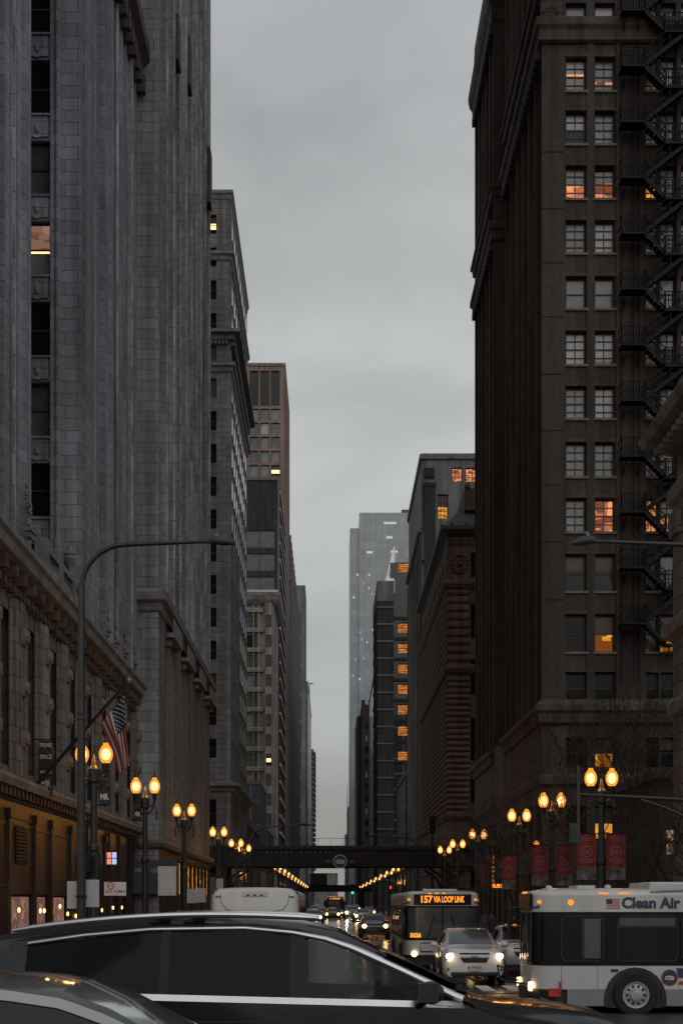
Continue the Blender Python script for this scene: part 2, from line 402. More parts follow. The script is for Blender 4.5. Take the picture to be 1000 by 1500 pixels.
def dup(root, loc, rz=None, label=None, group=None):
    if root.name not in KID: KID[root.name] = [(c, kids(c)) for c in kids(root)]
    r = root.copy(); COL.objects.link(r); r.location = loc
    if rz is not None: r.rotation_euler = (0,0,rz)
    if label: r['label'] = label
    if group: r['group'] = group
    for c, gs in KID[root.name]:
        k = c.copy(); COL.objects.link(k); k.parent = r
        for g in gs:
            h = g.copy(); COL.objects.link(h); h.parent = k
    return r
def place(me, name, parent, loc, rz=0):
    o = bpy.data.objects.new(name, me); COL.objects.link(o)
    if parent: o.parent = parent; o.location = Vector(loc) - wloc(parent)
    else: o.location = loc
    o.rotation_euler = (0,0,rz); return o
def text(txt, size, mat, name, parent, loc, rot=(PI/2,0,0), align='CENTER', ext=.004, bold=0., sx=1., world=False, fit=None):
    cu = bpy.data.curves.new('t', 'FONT'); cu.body = txt; cu.size = size; cu.align_x = align; cu.align_y = 'CENTER'; cu.extrude = ext; cu.offset = bold
    cu.resolution_u = 3
    o = bpy.data.objects.new('t', cu); COL.objects.link(o); dg = bpy.context.evaluated_depsgraph_get(); dg.update()
    me = bpy.data.meshes.new_from_object(o.evaluated_get(dg)); bpy.data.objects.remove(o); bpy.data.curves.remove(cu)
    me.materials.clear(); me.materials.append(M[mat]); me.name = name
    t = bpy.data.objects.new(name, me); COL.objects.link(t); t.parent = parent
    t.location = Vector(loc) - (parent.location if world else Vector((0,0,0))); t.rotation_euler = rot; t.scale = (fit/max(.01, max(v.co.x for v in me.vertices)-min(v.co.x for v in me.vertices)) if fit else sx,1,1)
    return t
def pix(px, py, D): return Vector(((px-VX)/F*D, D, CAM+(VY-py)/F*D))
ROT = {(0,-1): 0, (1,0): PI/2, (-1,0): -PI/2, (0,1): PI}

# ---------------------------------------------------------------- windows and walls
KINDS = {'dark': [(0,1,'glass_dark')], 'dim': [(0,1,'glass_dim')], 'blind': [(0,1,'glass_blind')], 'shade': [(0,1,'glass_shade')],
 'half': [(0,.5,'glass_dark'),(.5,1,'glass_blind')], 'halfdim': [(0,.5,'glass_dim'),(.5,1,'glass_shade')], 'lit': [(0,1,'lit_peach')],
 'litlow': [(0,.52,'lit_peach'),(.52,1,'glass_shade')], 'litamber': [(0,.5,'lit_amber'),(.5,1,'glass_rust')], 'litfull': [(0,1,'lit_amber')],
 'litstrip': [(0,.5,'glass_shade'),(.5,.6,'lit_peach'),(.6,1,'glass_blind')], 'rust': [(0,.6,'glass_dark'),(.6,1,'glass_rust')], 'deep': [(0,1,'lit_deep')],
 'litspot': [(0,.3,'glass_dark'),(.3,.6,'lit_spot'),(.6,1,'glass_rust')], 'display': [(0,1,'lit_display')], 'gold': [(0,1,'lit_gold')]}
WIN = {}
def winmesh(w, h, kind, nx=1, nz=2, fr=.07, frame='frame_black', split=False):
    key = (round(w,3), round(h,3), kind, nx, nz, fr, frame, split)
    if key in WIN: return WIN[key]
    secs = KINDS[kind]; mats = [frame]+[s[2] for s in secs]
    g = MB(); f = g if not split else MB()
    for k, (a, b, _) in enumerate(secs):
        g.quad((-w/2,0,-h/2+a*h), (w/2,0,-h/2+a*h), (w/2,0,-h/2+b*h), (-w/2,0,-h/2+b*h), k+1)
    y0, y1 = -.06, -.004
    f.box(-w/2,-w/2+fr,y0,y1,-h/2,h/2); f.box(w/2-fr,w/2,y0,y1,-h/2,h/2)
    f.box(-w/2+fr,w/2-fr,y0,y1,-h/2,-h/2+fr); f.box(-w/2+fr,w/2-fr,y0,y1,h/2-fr,h/2)
    t = max(.018, fr*.32)
    for k in range(1, nx): x = -w/2+w*k/nx; f.box(x-t,x+t,y0+.02,y1,-h/2+fr,h/2-fr)
    for k in range(1, nz): z = -h/2+h*k/nz; tt = t*1.5 if k*2 == nz else t; f.box(-w/2+fr,w/2-fr,y0+.01,y1,z-tt,z+tt)
    WIN[key] = (g.mesh('window', mats), f.mesh('frame', frame)) if split else (g.mesh('window', mats), None)
    return WIN[key]
def facade(mb, root, o, n, U, Z, cols, rows, depth=.3, wk=None, m=0, nx=1, nz=2, fr=.07, frame='frame_black', split=False, sill=None, name='window', mrev=None):
    """wall of width U from corner o up to height Z with real openings; cols/rows are (from, to) pairs; wk(c, r) names a window kind or None"""
    o = Vector(o); n3 = Vector((n[0], n[1], 0)); u = Vector((-n[1], n[0], 0))      # to the right as one faces the wall
    us = [0]+[x for c in cols for x in c]+[U]; zs = [o.z]+[x for r in rows for x in r]+[Z]; mrev = m if mrev is None else mrev
    P = lambda a, z, d=0.: (o.x+u.x*a-n3.x*d, o.y+u.y*a-n3.y*d, z)
    for i in range(len(us)-1):
        for j in range(len(zs)-1):
            a0, a1, z0, z1 = us[i], us[i+1], zs[j], zs[j+1]
            k = wk(i//2, j//2) if (i % 2 and j % 2 and wk) else None
            if a1-a0 < 1e-4 or z1-z0 < 1e-4: continue
            if k is None: mb.quad(P(a0,z0), P(a1,z0), P(a1,z1), P(a0,z1), m); continue
            mb.quad(P(a0,z0), P(a0,z0,depth), P(a0,z1,depth), P(a0,z1), mrev); mb.quad(P(a1,z0), P(a1,z0,depth), P(a1,z1,depth), P(a1,z1), mrev)
            mb.quad(P(a0,z0), P(a1,z0), P(a1,z0,depth), P(a0,z0,depth), mrev); mb.quad(P(a0,z1), P(a1,z1), P(a1,z1,depth), P(a0,z1,depth), mrev)
            wm, fm = winmesh(a1-a0, z1-z0, k, nx, nz, fr, frame, split)
            wob = place(wm, name, root, P((a0+a1)/2, (z0+z1)/2, depth-.004), ROT[tuple(n)])
            if fm: fo = bpy.data.objects.new('frame', fm); COL.objects.link(fo); fo.parent = wob
            if sill:
                sm = WIN.setdefault(('sill', round(a1-a0,3), sill), MB().box(-(a1-a0)/2-.1,(a1-a0)/2+.1,-.12,depth-.09,-.14,0).mesh('sill', sill))
                so = bpy.data.objects.new('sill', sm); COL.objects.link(so); so.parent = wob; so.location = (0, -depth+.004, -(z1-z0)/2+.003)
def shell(mb, x0, x1, y0, y1, z0, z1, faces, m=0):
    keep = {'f','r','k','l','t'} & set(faces); mb.box(x0,x1,y0,y1,z0,z1,m, skip=''.join(set('bfrklt')-keep))
def pairs(start, pitch, w, n): return [(start+k*pitch, start+k*pitch+w) for k in range(n)]
# ---------------------------------------------------------------- ground
def gz(y):                                       # the avenue in front rises towards the camera
    t = min(1, max(0, (27-y)/13)); return .5*t*t*(3-2*t)
YS = [-60,-10,4,10,12,14,16,18,20,22,24,26,27,30,36,60,100,200,500,3000]
g = MB()
for a, b in zip(YS[:-1], YS[1:]): g.quad((-2500,a,gz(a)-.02), (2500,a,gz(a)-.02), (2500,b,gz(b)-.02), (-2500,b,gz(b)-.02))
struct(g, 'ground', 'asphalt', smooth=True)
def rz(y):                                       # the street climbs a little beyond the railway
    t = min(1, max(0, (y-60)/110)); return .4*t*t*(3-2*t)
RY = [38.5,60,75,90,105,120,135,150,170,400,1200]
g = MB()
for a, b in zip(RY[:-1], RY[1:]): g.quad((-5.9,a,rz(a)), (7.85,a,rz(a)), (7.85,b,rz(b)), (-5.9,b,rz(b)))
struct(g, 'road', 'wet_asphalt', smooth=True)
for nm, x0, x1, kx in (('pavement', -60, -6.05, -5.9), ('pavement', 8.0, 60, 7.85)):
    g, h = MB(), MB()
    ka, kb = (x1, kx) if x1 < 0 else (kx, x0)
    for a, b in zip([39.5]+RY[1:-1], RY[1:]):
        za, zb_ = rz(a)+.13, rz(b)+.13; g.quad((x0,a,za), (x1,a,za), (x1,b,zb_), (x0,b,zb_))
        h.quad((ka,a,za+.01), (kb,a,za+.01), (kb,b,zb_+.01), (ka,b,zb_+.01)); h.quad((kx,a,za-.2), (kx,b,zb_-.2), (kx,b,zb_+.01), (kx,a,za+.01))
    g.quad((x0,39.5,-.05),(x1,39.5,-.05),(x1,39.5,.13),(x0,39.5,.13)); h.quad((ka,39.5,-.05),(kb,39.5,-.05),(kb,39.5,.14),(ka,39.5,.14))
    struct(g, nm, 'pavement'); struct(h, 'kerb', 'kerb_stone')
g = MB()
for x in (-2.4, 1.1, 4.5):
    for y in range(44, 400, 9): g.quad((x-.06,y,rz(y)+.006), (x+.06,y,rz(y)+.006), (x+.06,y+3,rz(y+3)+.006), (x-.06,y+3,rz(y+3)+.006))
for k in range(17): x = -5.4+k*.8; g.quad((x,39.2,.005), (x+.4,39.2,.005), (x+.4,41.9,.005), (x,41.9,.005))
struct(g, 'road_markings', 'paint_line')

def building(name, x0, x1, y0, y1, label, cat='building', group=None):
    return thing(name, ((x0+x1)/2, (y0+y1)/2, 0), label, cat, group)

# ---------------------------------------------------------------- left: limestone block with base, court and fluted piers
A = building('office_building', -30, -10.5, 38, 75.7, 'tall fluted limestone building with arcaded base nearest on the left, flying a flag')
XA = -10.5
mb = MB()
mids = pairs(4.2-.8, 4.0, 1.5, 9)                                  # the dark strip windows of the middle storeys
facade(mb, A, (XA,38,6.5), (1,0), 37.7, 12.6, mids, [(6.9,12.0)], .55, lambda c, r: 'dark', nx=2, nz=4, fr=.1)
mb.quad((XA,38,12.6),(XA,75.7,12.6),(XA,75.7,14),(XA,38,14)); mb.quad((XA,38,0),(XA-20,38,0),(XA-20,38,90),(XA,38,90))
mb.quad((XA,75.7,0),(XA-5,75.7,0),(XA-5,75.7,50),(XA,75.7,50))
mb.build('wall', 'limestone_warm', A)
mb = MB()                                                         # projecting piers with mouldings
for k in range(10):
    yc = 38+1.3+4.0*k+.1 if k else 39.1
    for (a, b, d) in ((-1.05,1.05,.10), (-.8,.8,.2), (-.28,.28,.27)):
        mb.box(XA, XA+d, yc-1.0+ (a+1.05)*.95, yc-1.0+(b+1.05)*.95, 6.5, 12.45)
mb.build('pier', 'limestone_warm', A, bevel=.03)
def rosette_mesh():
    r = MB(); r.box(0,.10,-.27,.27,-.3,.3); r.lathe((.08,0,0), [(.25,0),(.25,.05),(.17,.12),(.05,.15)], 10, axis='x')
    for k in range(6): t = k*PI/3; r.sphere((.16, math.cos(t)*.16, math.sin(t)*.16), .07, n=6, k=4)
    return r.mesh('rosette', 'stone_trim_warm')
RO = rosette_mesh()
for k in range(10):
    yc = 38+1.4+4.0*k if k else 39.1
    for z in (7.9, 9.6, 11.3): place(RO, 'rosette', A, (XA+.27, yc, z))
mb = MB(); cp = [(0,13.0),(.15,13.05),(.22,13.3),(.55,13.45),(.6,13.75),(.72,13.85),(.72,14.05),(0,14.1)]
mb.sweep([(XA-6,37.9),(XA+.01,37.9),(XA+.01,75.8)], cp); mb.build('cornice', 'stone_trim', A)
mb = MB()
for k in range(27): y = 38.4+1.4*k; mb.box(XA+.02, XA+.5, y, y+.3, 12.86, 13.2)
mb2 = MB()
for k in range(53): y = 38.3+.7*k; mb2.box(XA+.02,XA+.3,y,y+.3,12.5,12.74)
mb2.pieces('dentil', 'soffit_brown', A)
mb.pieces('bracket', 'soffit_brown', A)
mb = MB(); bp = [(0,5.75),(.12,5.8),(.15,6.05),(.55,6.12),(.6,6.35),(.5,6.5),(0,6.52)]
mb.sweep([(XA-6,37.9),(XA+.012,37.9),(XA+.012,75.8)], bp); mb.build('belt_course', 'stone_trim_warm', A)
mb = MB()
for k in range(62): y = 38.2+.6*k; mb.box(XA+.02, XA+.42, y, y+.27, 5.86, 6.1)
mb.pieces('dentil', 'soffit_brown', A)
# ground storey in brown marble with display windows, louvre and doorway
mb = MB()
shop = [(8.0,11.7),(12.1,14.5),(15.2,18.2),(27.2,28.9),(30.0,31.9),(33.2,34.6)]
facade(mb, A, (XA+.1,38,0), (1,0), 37.7, 5.74, shop, [(.7,2.72)], .12, lambda c, r: 'display' if c < 3 else 'dark', nx=1, nz=1, fr=.08, frame='iron', name='shop_window')
mb.build('marble_base', 'dark_marble', A)
for yy, zz_ in ((47.4,2.2),(50.9,2.15),(51.6,2.15),(54.6,2.3),(56.2,2.0),(58,1.9),(64.6,2.1),(67.9,2.2),(68.6,2.0),(70.8,2.2)):  # made-up shop lamps, added as dots of light along the frontage
    mb = MB(); mb.sphere((XA+.13,yy,zz_),(.05,.07,.09),n=8,k=5); mb.build('added_shop_lamp', 'lit_spot', A)
mb = MB(); mb.box(XA+.102,XA+.15,46.9,48.6,3.75,4.95)
lo = mb.build('louvre', 'iron', A)
mb = MB()
for k in range(9): z = 3.85+k*.12; mb.box(XA+.15,XA+.2,46.95,48.55,z,z+.05)
mb.pieces('slat', 'soffit_brown', lo)
mb = MB(); mb.box(XA+.102,XA+.2,62.2,63.9,0.13,4.7); mb.build('doorway', 'iron', A)
for yy in (45.7, 49.75, 52.65, 56.6, 59.6, 65.2):                 # stone piers and panels of the ground storey
    mb = MB(); mb.box(XA+.101,XA+.2,yy,yy+.26,.13,5.2); mb.box(XA+.101,XA+.26,yy-.06,yy+.32,5.2,5.5); mb.build('pilaster', 'dark_marble', A, bevel=.01)
for a_, b_ in ((38.2,45.6),(46.1,49.6),(50.1,52.5),(53.0,56.4),(57.0,59.4)):
    mb = MB(); z0, z1 = 2.95, 5.05
    if a_ == 46.1: z0 = 5.0; z1 = 5.3
    mb.box(XA+.101,XA+.15,a_,b_,z0,z0+.08); mb.box(XA+.101,XA+.15,a_,b_,z1-.08,z1); mb.box(XA+.101,XA+.15,a_,a_+.08,z0+.08,z1-.08); mb.box(XA+.101,XA+.15,b_-.08,b_,z0+.08,z1-.08); mb.build('panel_moulding', 'dark_marble', A)
for yy in (66.3, 69.6, 73.2):
    mb = MB(); mb.box(XA+.1,XA+.24,yy,yy+.18,.13,5.7); mb.build('pilaster', 'dark_marble', A)
# shafts above the cornice: near wing, light court, far wing
def flutes(y0, y1, X, spec):
    pts = [(X-.0, y0)]
    for f, d in spec:
        y = y0+(y1-y0)*f; pts.append((pts[-1][0], y)); pts.append((X+d, y))
    pts.append((pts[-1][0], y1)); return pts
mb = MB()
fa = flutes(38, 51.2, XA-.42, [(.02,.0),(.1,.2),(.24,.0),(.27,.2),(.44,.35),(.56,.12),(.6,-.3),(.635,.1),(.66,.22),(.72,.0),(.745,.22),(.86,.36),(.92,.2),(.985,.05)])
mb.extrude(fa, 13.9, 92)
mb.quad((XA-.42,51.2,13.9),(XA-6,51.2,13.9),(XA-6,51.2,92),(XA-.42,51.2,92)); mb.build('near_shaft', 'limestone', A)
mb = MB(); mb.quad((XA-6,51.2,13.9),(XA-6,60,13.9),(XA-6,60,92),(XA-6,51.2,92)); mb.build('court_wall', 'limestone', A)
mb = MB()
rows = [(15.35+3.4*k, 15.35+3.4*k+2.25) for k in range(14)]
KINDS['court_lit'] = [(0,.45,'glass_shade'),(.45,.52,'lit_spot'),(.52,1,'lit_display')]
facade(mb, A, (XA-6,60,13.9), (0,-1), 6, 64, [(3.62,4.70)], rows, .3, lambda c, r: 'court_lit' if r == 4 else ('dim' if r in (0,2,5,9,11) else 'dark'), nx=1, nz=2, fr=.08)
mb.quad((XA-6,60,64),(XA,60,64),(XA,60,92),(XA-6,60,92))
fb = flutes(60, 75.7, XA, [(.02,.08),(.26,.0),(.27,.32),(.33,.14),(.4,.3),(.46,.02),(.5,.3),(.56,.12),(.62,.26),(.66,-.05),(.70,.24),(.78,.34),(.84,.1),(.9,.26),(.985,.04)])
mb.extrude(fb, 13.9, 92); mb.quad((XA,75.7,50),(XA-5,75.7,50),(XA-5,75.7,92),(XA,75.7,92))
mb.build('far_shaft', 'limestone', A)
for y, d in ((62.95,.0),(67.75,.29),(70.35,-.02),(72.5,.33),(75.5,.03)):      # pale weathered arrises, their tone also painting in edge highlights
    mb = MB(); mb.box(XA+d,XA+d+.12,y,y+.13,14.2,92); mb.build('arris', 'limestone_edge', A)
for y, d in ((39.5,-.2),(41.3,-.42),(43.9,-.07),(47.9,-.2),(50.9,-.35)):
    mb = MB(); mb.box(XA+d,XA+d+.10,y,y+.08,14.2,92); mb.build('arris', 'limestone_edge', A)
mb = MB()                                                        # stepped moulding beside the court windows, spandrels
for a, b, d in ((4.72,4.86,.16),(4.86,4.97,.08),(4.97,5.12,.2),(3.3,3.6,.16)): mb.box(XA-6+a,XA-6+b,60-d,60.0-.002,13.95,92)
mb.build('moulding', 'limestone', A)
sp = MB(); sp.box(-.45,.45,-.08,.0,-.45,.45); sp.ring((0,-.09,-.15),.22,.36,12); sp.box(-.52,.52,-.16,0,.42,.5); sp.sphere((0,-.1,-.1),(.12,.08,.2),n=8,k=5)
spm = sp.mesh('spandrel', 'limestone')
for z0, z1 in rows[:-1]: place(spm, 'spandrel', A, (XA-6+4.16, 60.0, z1+.58))
mb = MB(); mb.sweep([(XA+.3,66.0),(XA+.3,75.9)], [(0,45.9),(.15,46.1),(.25,46.8),(.6,47.2),(.6,48.0),(.3,48.4),(0,48.5)])
for k in range(9): mb.box(XA+.3,XA+.7,66.3+k*1.1,66.7+k*1.1,45.3,46.2)
mb.build('upper_cornice', 'dark_trim', A)
orn = MB()                                                       # carved drops at the feet of the piers
ro = random.Random(17)
for k in range(46):
    h = ro.random(); ww_ = .34*(1-h)**.7+.05; orn.sphere((ro.uniform(.02,.22)*(1-h*.6), ro.uniform(-ww_,ww_), -.2+h*2.1), (ro.uniform(.05,.12), ro.uniform(.05,.13), ro.uniform(.06,.16)), n=6, k=4)
orn.box(0,.22,-.3,.3,-.5,-.2); orn.box(0,.3,-.4,.4,-.25,-.12)
om = orn.mesh('ornament', 'stone_trim', smooth=True)
for y in (49.0, 65.0, 67.9, 70.6, 73.9): place(om, 'ornament', A, (XA+(.05 if y < 60 else .22), y, 15.4 if y < 60 else 15.0)).scale = (.8,.8,.8)
mb = MB()                                                        # balustrade and urn in front of the court
mb.box(XA-.1,XA+.2,51.4,60,14.1,14.4); mb.box(XA-.12,XA+.24,51.4,60,15.25,15.45)
for k in range(20): mb.lathe((XA+.05,51.7+k*.42,14.4), [(.06,0),(.13,.2),(.14,.35),(.06,.6),(.09,.85)], 7)
for y in (51.5,54.2,57.0,59.7): mb.box(XA-.16,XA+.3,y-.22,y+.22,14.1,15.6)
bal = mb.build('balustrade', 'stone_trim', A)
mb = MB(); mb.lathe((XA+.07,57.0,15.6), [(.16,0),(.09,.12),(.11,.24),(.27,.45),(.3,.62),(.22,.74),(.26,.8),(.15,.95),(.05,1.15)], 12); mb.build('urn', 'stone_trim', bal, smooth=True)
mb = MB(); mb.lathe((XA+.1,54.2,15.6), [(.2,0),(.24,.2),(.15,.35),(.18,.6),(.08,.9),(.11,1.1)], 10); mb.build('finial', 'stone_trim', bal, smooth=True)
sg = MB(); sg.box(-10.39,-9.88,66,66.12,4.18,4.82)
so = tag(sg.build('lit_sign', 'iron', loc=(-10.13,66.06,4.5)), 'small lit wall sign of coral and pale blue squares on brown marble', 'sign')
for xx_, zz, mt in ((-10.36,4.52,'neon_coral'),(-10.36,4.22,'neon_coral'),(-10.12,4.52,'neon_blue'),(-10.12,4.22,'neon_blue')):
    p = MB(); p.box(xx_,xx_+.2,65.98,65.996,zz,zz+.26); p.build('light_panel', mt, so)

# ---------------------------------------------------------------- left: ribbed stone tower
XB = -9.16
B = building('ribbed_tower', -28, XB, 75.7, 107.8, 'tall ribbed grey stone tower between the flag building and the elevated railway')
mb = MB()
mb.quad((XB-14,75.7,0),(XB,75.7,0),(XB,75.7,100),(XB-14,75.7,100))
mb.quad((XB,107.8,0),(XB-14,107.8,0),(XB-14,107.8,100),(XB,107.8,100))
mb.build('end_wall', 'limestone_pale', B)
mb = MB(); base = pairs(3.2, 4.2, .7, 7)
facade(mb, B, (XB,75.7,5.6), (1,0), 32.1, 18.2, base, [(7.2,16.8)], .3, lambda c, r: 'dark', nx=1, nz=6, fr=.08)
mb.quad((XB,75.7,18.2),(XB,107.8,18.2),(XB,107.8,19.2),(XB,75.7,19.2)); mb.build('base_wall', 'limestone_warm', B)
mb = MB()
mb.sweep([(XB-2.6,75.68),(XB+.01,75.68),(XB+.01,107.8)], [(0,17.9),(.12,18.0),(.2,18.35),(.45,18.5),(.5,18.9),(.3,19.1),(0,19.2)]); mb.build('cornice', 'stone_trim', B)
mb = MB()
for k in range(4): y = 79+k*8; mb.box(XB+.02,XB+.5,y,y+4.6,17.2,17.45); mb.box(XB+.02,XB+.3,y+.4,y+.7,16.8,17.2); mb.box(XB+.02,XB+.3,y+3.9,y+4.2,16.8,17.2); mb.box(XB+.43,XB+.48,y,y+4.6,17.45,18.2); mb.build('balcony', 'stone_trim', B); mb = MB()
pts = [(XB,75.7)]; ww = []
y = 76.3
for k in range(9):
    pts += [(XB,y),(XB+.0,y+.25),(XB-.5,y+.25),(XB-.5,y+1.05),(XB,y+1.05),(XB+.0,y+1.3),(XB+.22,y+1.3),(XB+.22,y+2.3),(XB+.0,y+2.3),(XB,y+2.55),(XB-.16,y+2.55),(XB-.16,y+2.95),(XB,y+2.95)]
    ww.append(y+.65); y += 3.4
pts += [(XB,107.8)]
mb = MB(); mb.extrude(pts, 19.19, 100); mb.build('ribbed_wall', 'limestone_pale', B)
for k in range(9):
    mb = MB(); y_ = 76.3+3.4*k+1.28; mb.box(XB+.2,XB+.33,y_,y_+.16,19.3,100); mb.build('arris', 'limestone_edge', B)  # pale rib edge, colour doubling as a highlight
rnd = random.Random(3)
for k, yw in enumerate(ww):
    for j in range(11):
        wm, _ = winmesh(.79, 2.2, rnd.choice(['dark','dark','dark','dim']), 1, 2, .05)
        place(wm, 'window', B, (XB-.44, yw, 21.6+j*3.5), PI/2)
rest = MB()
for yw in ww:
    for j in range(11, 22): z = 21.6+j*3.5; rest.quad((XB-.45,yw-.39,z-1.1),(XB-.45,yw+.39,z-1.1),(XB-.45,yw+.39,z+1.1),(XB-.45,yw-.39,z+1.1))
r = rest.build('upper_window', 'glass_dark', B); r['kind'] = 'stuff'
mb = MB()
for (yy, zz, h) in ((88.6,53.5,3),(103.6,53.5,4),(81.8,51,2.6)): mb.box(XB+.0,XB+.42,yy,yy+1.5,zz,zz+h)
mb.pieces('carved_balcony', 'dark_trim', B)
mb = MB()                                                        # ground floor: amber transoms over dark shopfronts
facade(mb, B, (XB+.05,75.7,0), (1,0), 32.1, 5.55, pairs(9.5, 2.75, 2.3, 8), [(2.9,4.9)], .15, lambda c, r: 'gold', nx=3, nz=1, fr=.06, frame='iron', name='transom')
mb.build('shopfront', 'iron', B)
mb = MB(); mb.sweep([(XB-1,75.66),(XB+.06,75.66),(XB+.06,107.8)], [(0,5.3),(.2,5.4),(.3,5.6),(.3,5.75),(0,5.8)]); mb.build('belt_course', 'stone_trim_warm', B)
mb = MB(); mb.box(XB-1.3,XB+.9,75.2,75.62,2.9,4.7); lb = tag(mb.build('leasing_board', 'board_navy', loc=(XB-.2,75.4,3.8)), 'navy board reading NOW LEASING above the dark shopfronts on the left', 'sign')
text('NOW LEASING', .34, 'sign_grey', 'lettering', lb, (0,-.216,.35), sx=.82)
mb = MB(); mb.box(XB+.06,XB+.16,75.7,84.6,2.85,4.75); mb.build('fascia', 'board_navy', B)

# ---------------------------------------------------------------- left: stone block beyond the railway
XC = -10.16
Cb = building('stone_office_block', -30, XC, 145, 173, 'dark grey stone block with two cornices beyond the railway on the left')
rnd = random.Random(5)
mb = MB(); rws = [(17.2+3.34*k, 17.2+3.34*k+1.95) for k in range(17)]
mb_f = mb
def ck(c, r): return 'litspot' if (c, r) == (1,16) else rnd.choice(['dark','dark','dark','dim','rust'])
facade(mb, Cb, (XC-9,145,0), (0,-1), 9, 75.1, [(4.3,5.5),(6.55,7.55)], [(5,8),(10,13)]+rws, .35, lambda c, r: ('litspot' if (c == 1 and r == 18) else rnd.choice(['dark','dark','dim','rust'])), nx=1, nz=2)
facade(mb, Cb, (XC,145,0), (1,0), 28, 75.1, pairs(1.6, 3.3, 1.5, 8), [(5,8),(10,13)]+rws[:7]+rws[12:], .35, lambda c, r: ('gold' if r == 0 and c < 5 else 'dark') if (r < 9 and c < 4) else None, nx=1, nz=2)
shell(mb, XC-9, XC, 145, 173, 0, 75.1, 'tk'); mb.build('wall', 'limestone_grey', Cb)
rest = MB()
for c in range(8):
    for r, (za, zb_) in enumerate([(5,8),(10,13)]+rws):
        if r < 9 and c < 4: continue
        y = 146.6+3.3*c; rest.box(XC-.05,XC+.015,y,y+1.5,za,zb_); rest.box(XC-.05,XC+.12,y-.1,y+1.6,za-.16,za-.01)
rest.build('upper_window', 'glass_dark', Cb)['kind'] = 'stuff'
for z, d, nm in ((60.2,1.0,'cornice'),(57.0,.45,'belt_course'),(14.2,.9,'lower_cornice'),(68.4,.35,'upper_belt'),(74.6,.25,'parapet')):
    mb = MB(); mb.sweep([(XC-9,144.98),(XC+.01,144.98),(XC+.01,173.1)], [(0,z-.5),(d*.3,z-.4),(d*.45,z-.05),(d,z+.1),(d,z+.4),(0,z+.55)]); mb.build(nm, 'stone_trim', Cb)
mb = MB()
for k in range(24): mb.box(XC-8.8+k*.36,XC-8.62+k*.36,144.6,144.97,59.3,59.65)
for k in range(70): mb.box(XC+.02,XC+.4,145.1+k*.4,145.3+k*.4,59.3,59.65)
mb.pieces('dentil', 'stone_trim', Cb)

# ---------------------------------------------------------------- left: low blue glass building, cream bay building, charcoal tower, pink tower and the far row
Db = building('glass_office', -26, -9.9, 205, 226, 'low blue-grey glass building between the stone block and the cream bays')
mb = MB(); shell(mb, -24, -10.1, 205, 226, 0, 19.5, 'frkt'); mb.build('curtain_wall', 'blue_curtain', Db)
mb = MB(); mb.box(-24.1,-10.0,204.9,226,19.5,20.0); mb.build('roof_edge', 'frame_grey', Db)
for k in range(5):
    mb = MB(); mb.box(-10.098,-10.0,206+k*4,206.25+k*4,.2,19.5); mb.build('mullion', 'frame_grey', Db)
for z in (4.6, 8.2):
    mb = MB(); mb.box(-13.5,-10.6,204.9,204.99,z,z+1.6); mb.build('lit_window', 'glass_blind', Db)

rnd = random.Random(11)
Eb = building('bay_window_building', -30, -9.6, 255, 275, 'cream terracotta building with projecting bay windows on the left')
mb = MB(); rws = pairs(5.5, 3.55, 2.3, 14)
facade(mb, Eb, (-20,255,0), (0,-1), 9.9, 57.5, [(3.75,4.35),(4.5,6.1),(6.25,6.85)], rws, .3, lambda c, r: rnd.choice(['dark','dim','dark','dim','shade']) if c == 1 else 'dim', nx=1, nz=1, fr=.1)
facade(mb, Eb, (-10.1,255,0), (1,0), 20, 57.5, pairs(1.2, 5, 2.2, 4), rws, .3, lambda c, r: 'dark' if c < 2 else None, nx=2, nz=1, fr=.1)
shell(mb, -20, -10.1, 255, 275, 0, 57.5, 'tk'); mb.build('wall', 'cream_terracotta', Eb)
bay = MB()                                                     # the rounded corner bays
for z in [4.6+3.55*k for k in range(15)]: bay.sweep([(-16.8,254.6),(-12.6,254.6),(-12.1,254.9)], [(0,z),(.25,z+.1),(.3,z+.7),(.2,z+.85),(0,z+.9)])
bay.build('bay_band', 'cream_terracotta', Eb)
for (x0, x1) in ((-16.7,-16.45),(-15.75,-15.55),(-13.85,-13.65),(-12.95,-12.7)):
    mb = MB(); mb.box(x0,x1,254.5,255.02,4,56); mb.build('bay_mullion', 'cream_terracotta', Eb)
ow = winmesh(1.0, 2.1, 'dim', 1, 1, .1)[0]
bw = MB(); bw.extrude([(-11.9,254.98),(-11.6,254.35),(-10.5,254.35),(-10.1,254.98)], 4, 56.2); bw.build('oriel', 'cream_terracotta', Eb)
for k in range(14): place(ow, 'window', Eb, (-11.05,254.33,6.7+3.55*k)) if k != 6 else place(winmesh(1.0,2.1,'litspot',1,1,.1)[0], 'window', Eb, (-11.05,254.33,6.7+3.55*k))
mb = MB(); mb.sweep([(-20,254.9),(-10.0,254.9),(-10.0,275)], [(0,55.6),(.5,56),(.9,56.6),(1.1,57.4),(1.1,57.9),(0,58)]); mb.build('cornice', 'stone_trim', Eb)
mb = MB(); mb.box(-20.5,-9.4,254.2,275,58.002,58.35); mb.build('roof_slab', 'white_stripe', Eb)

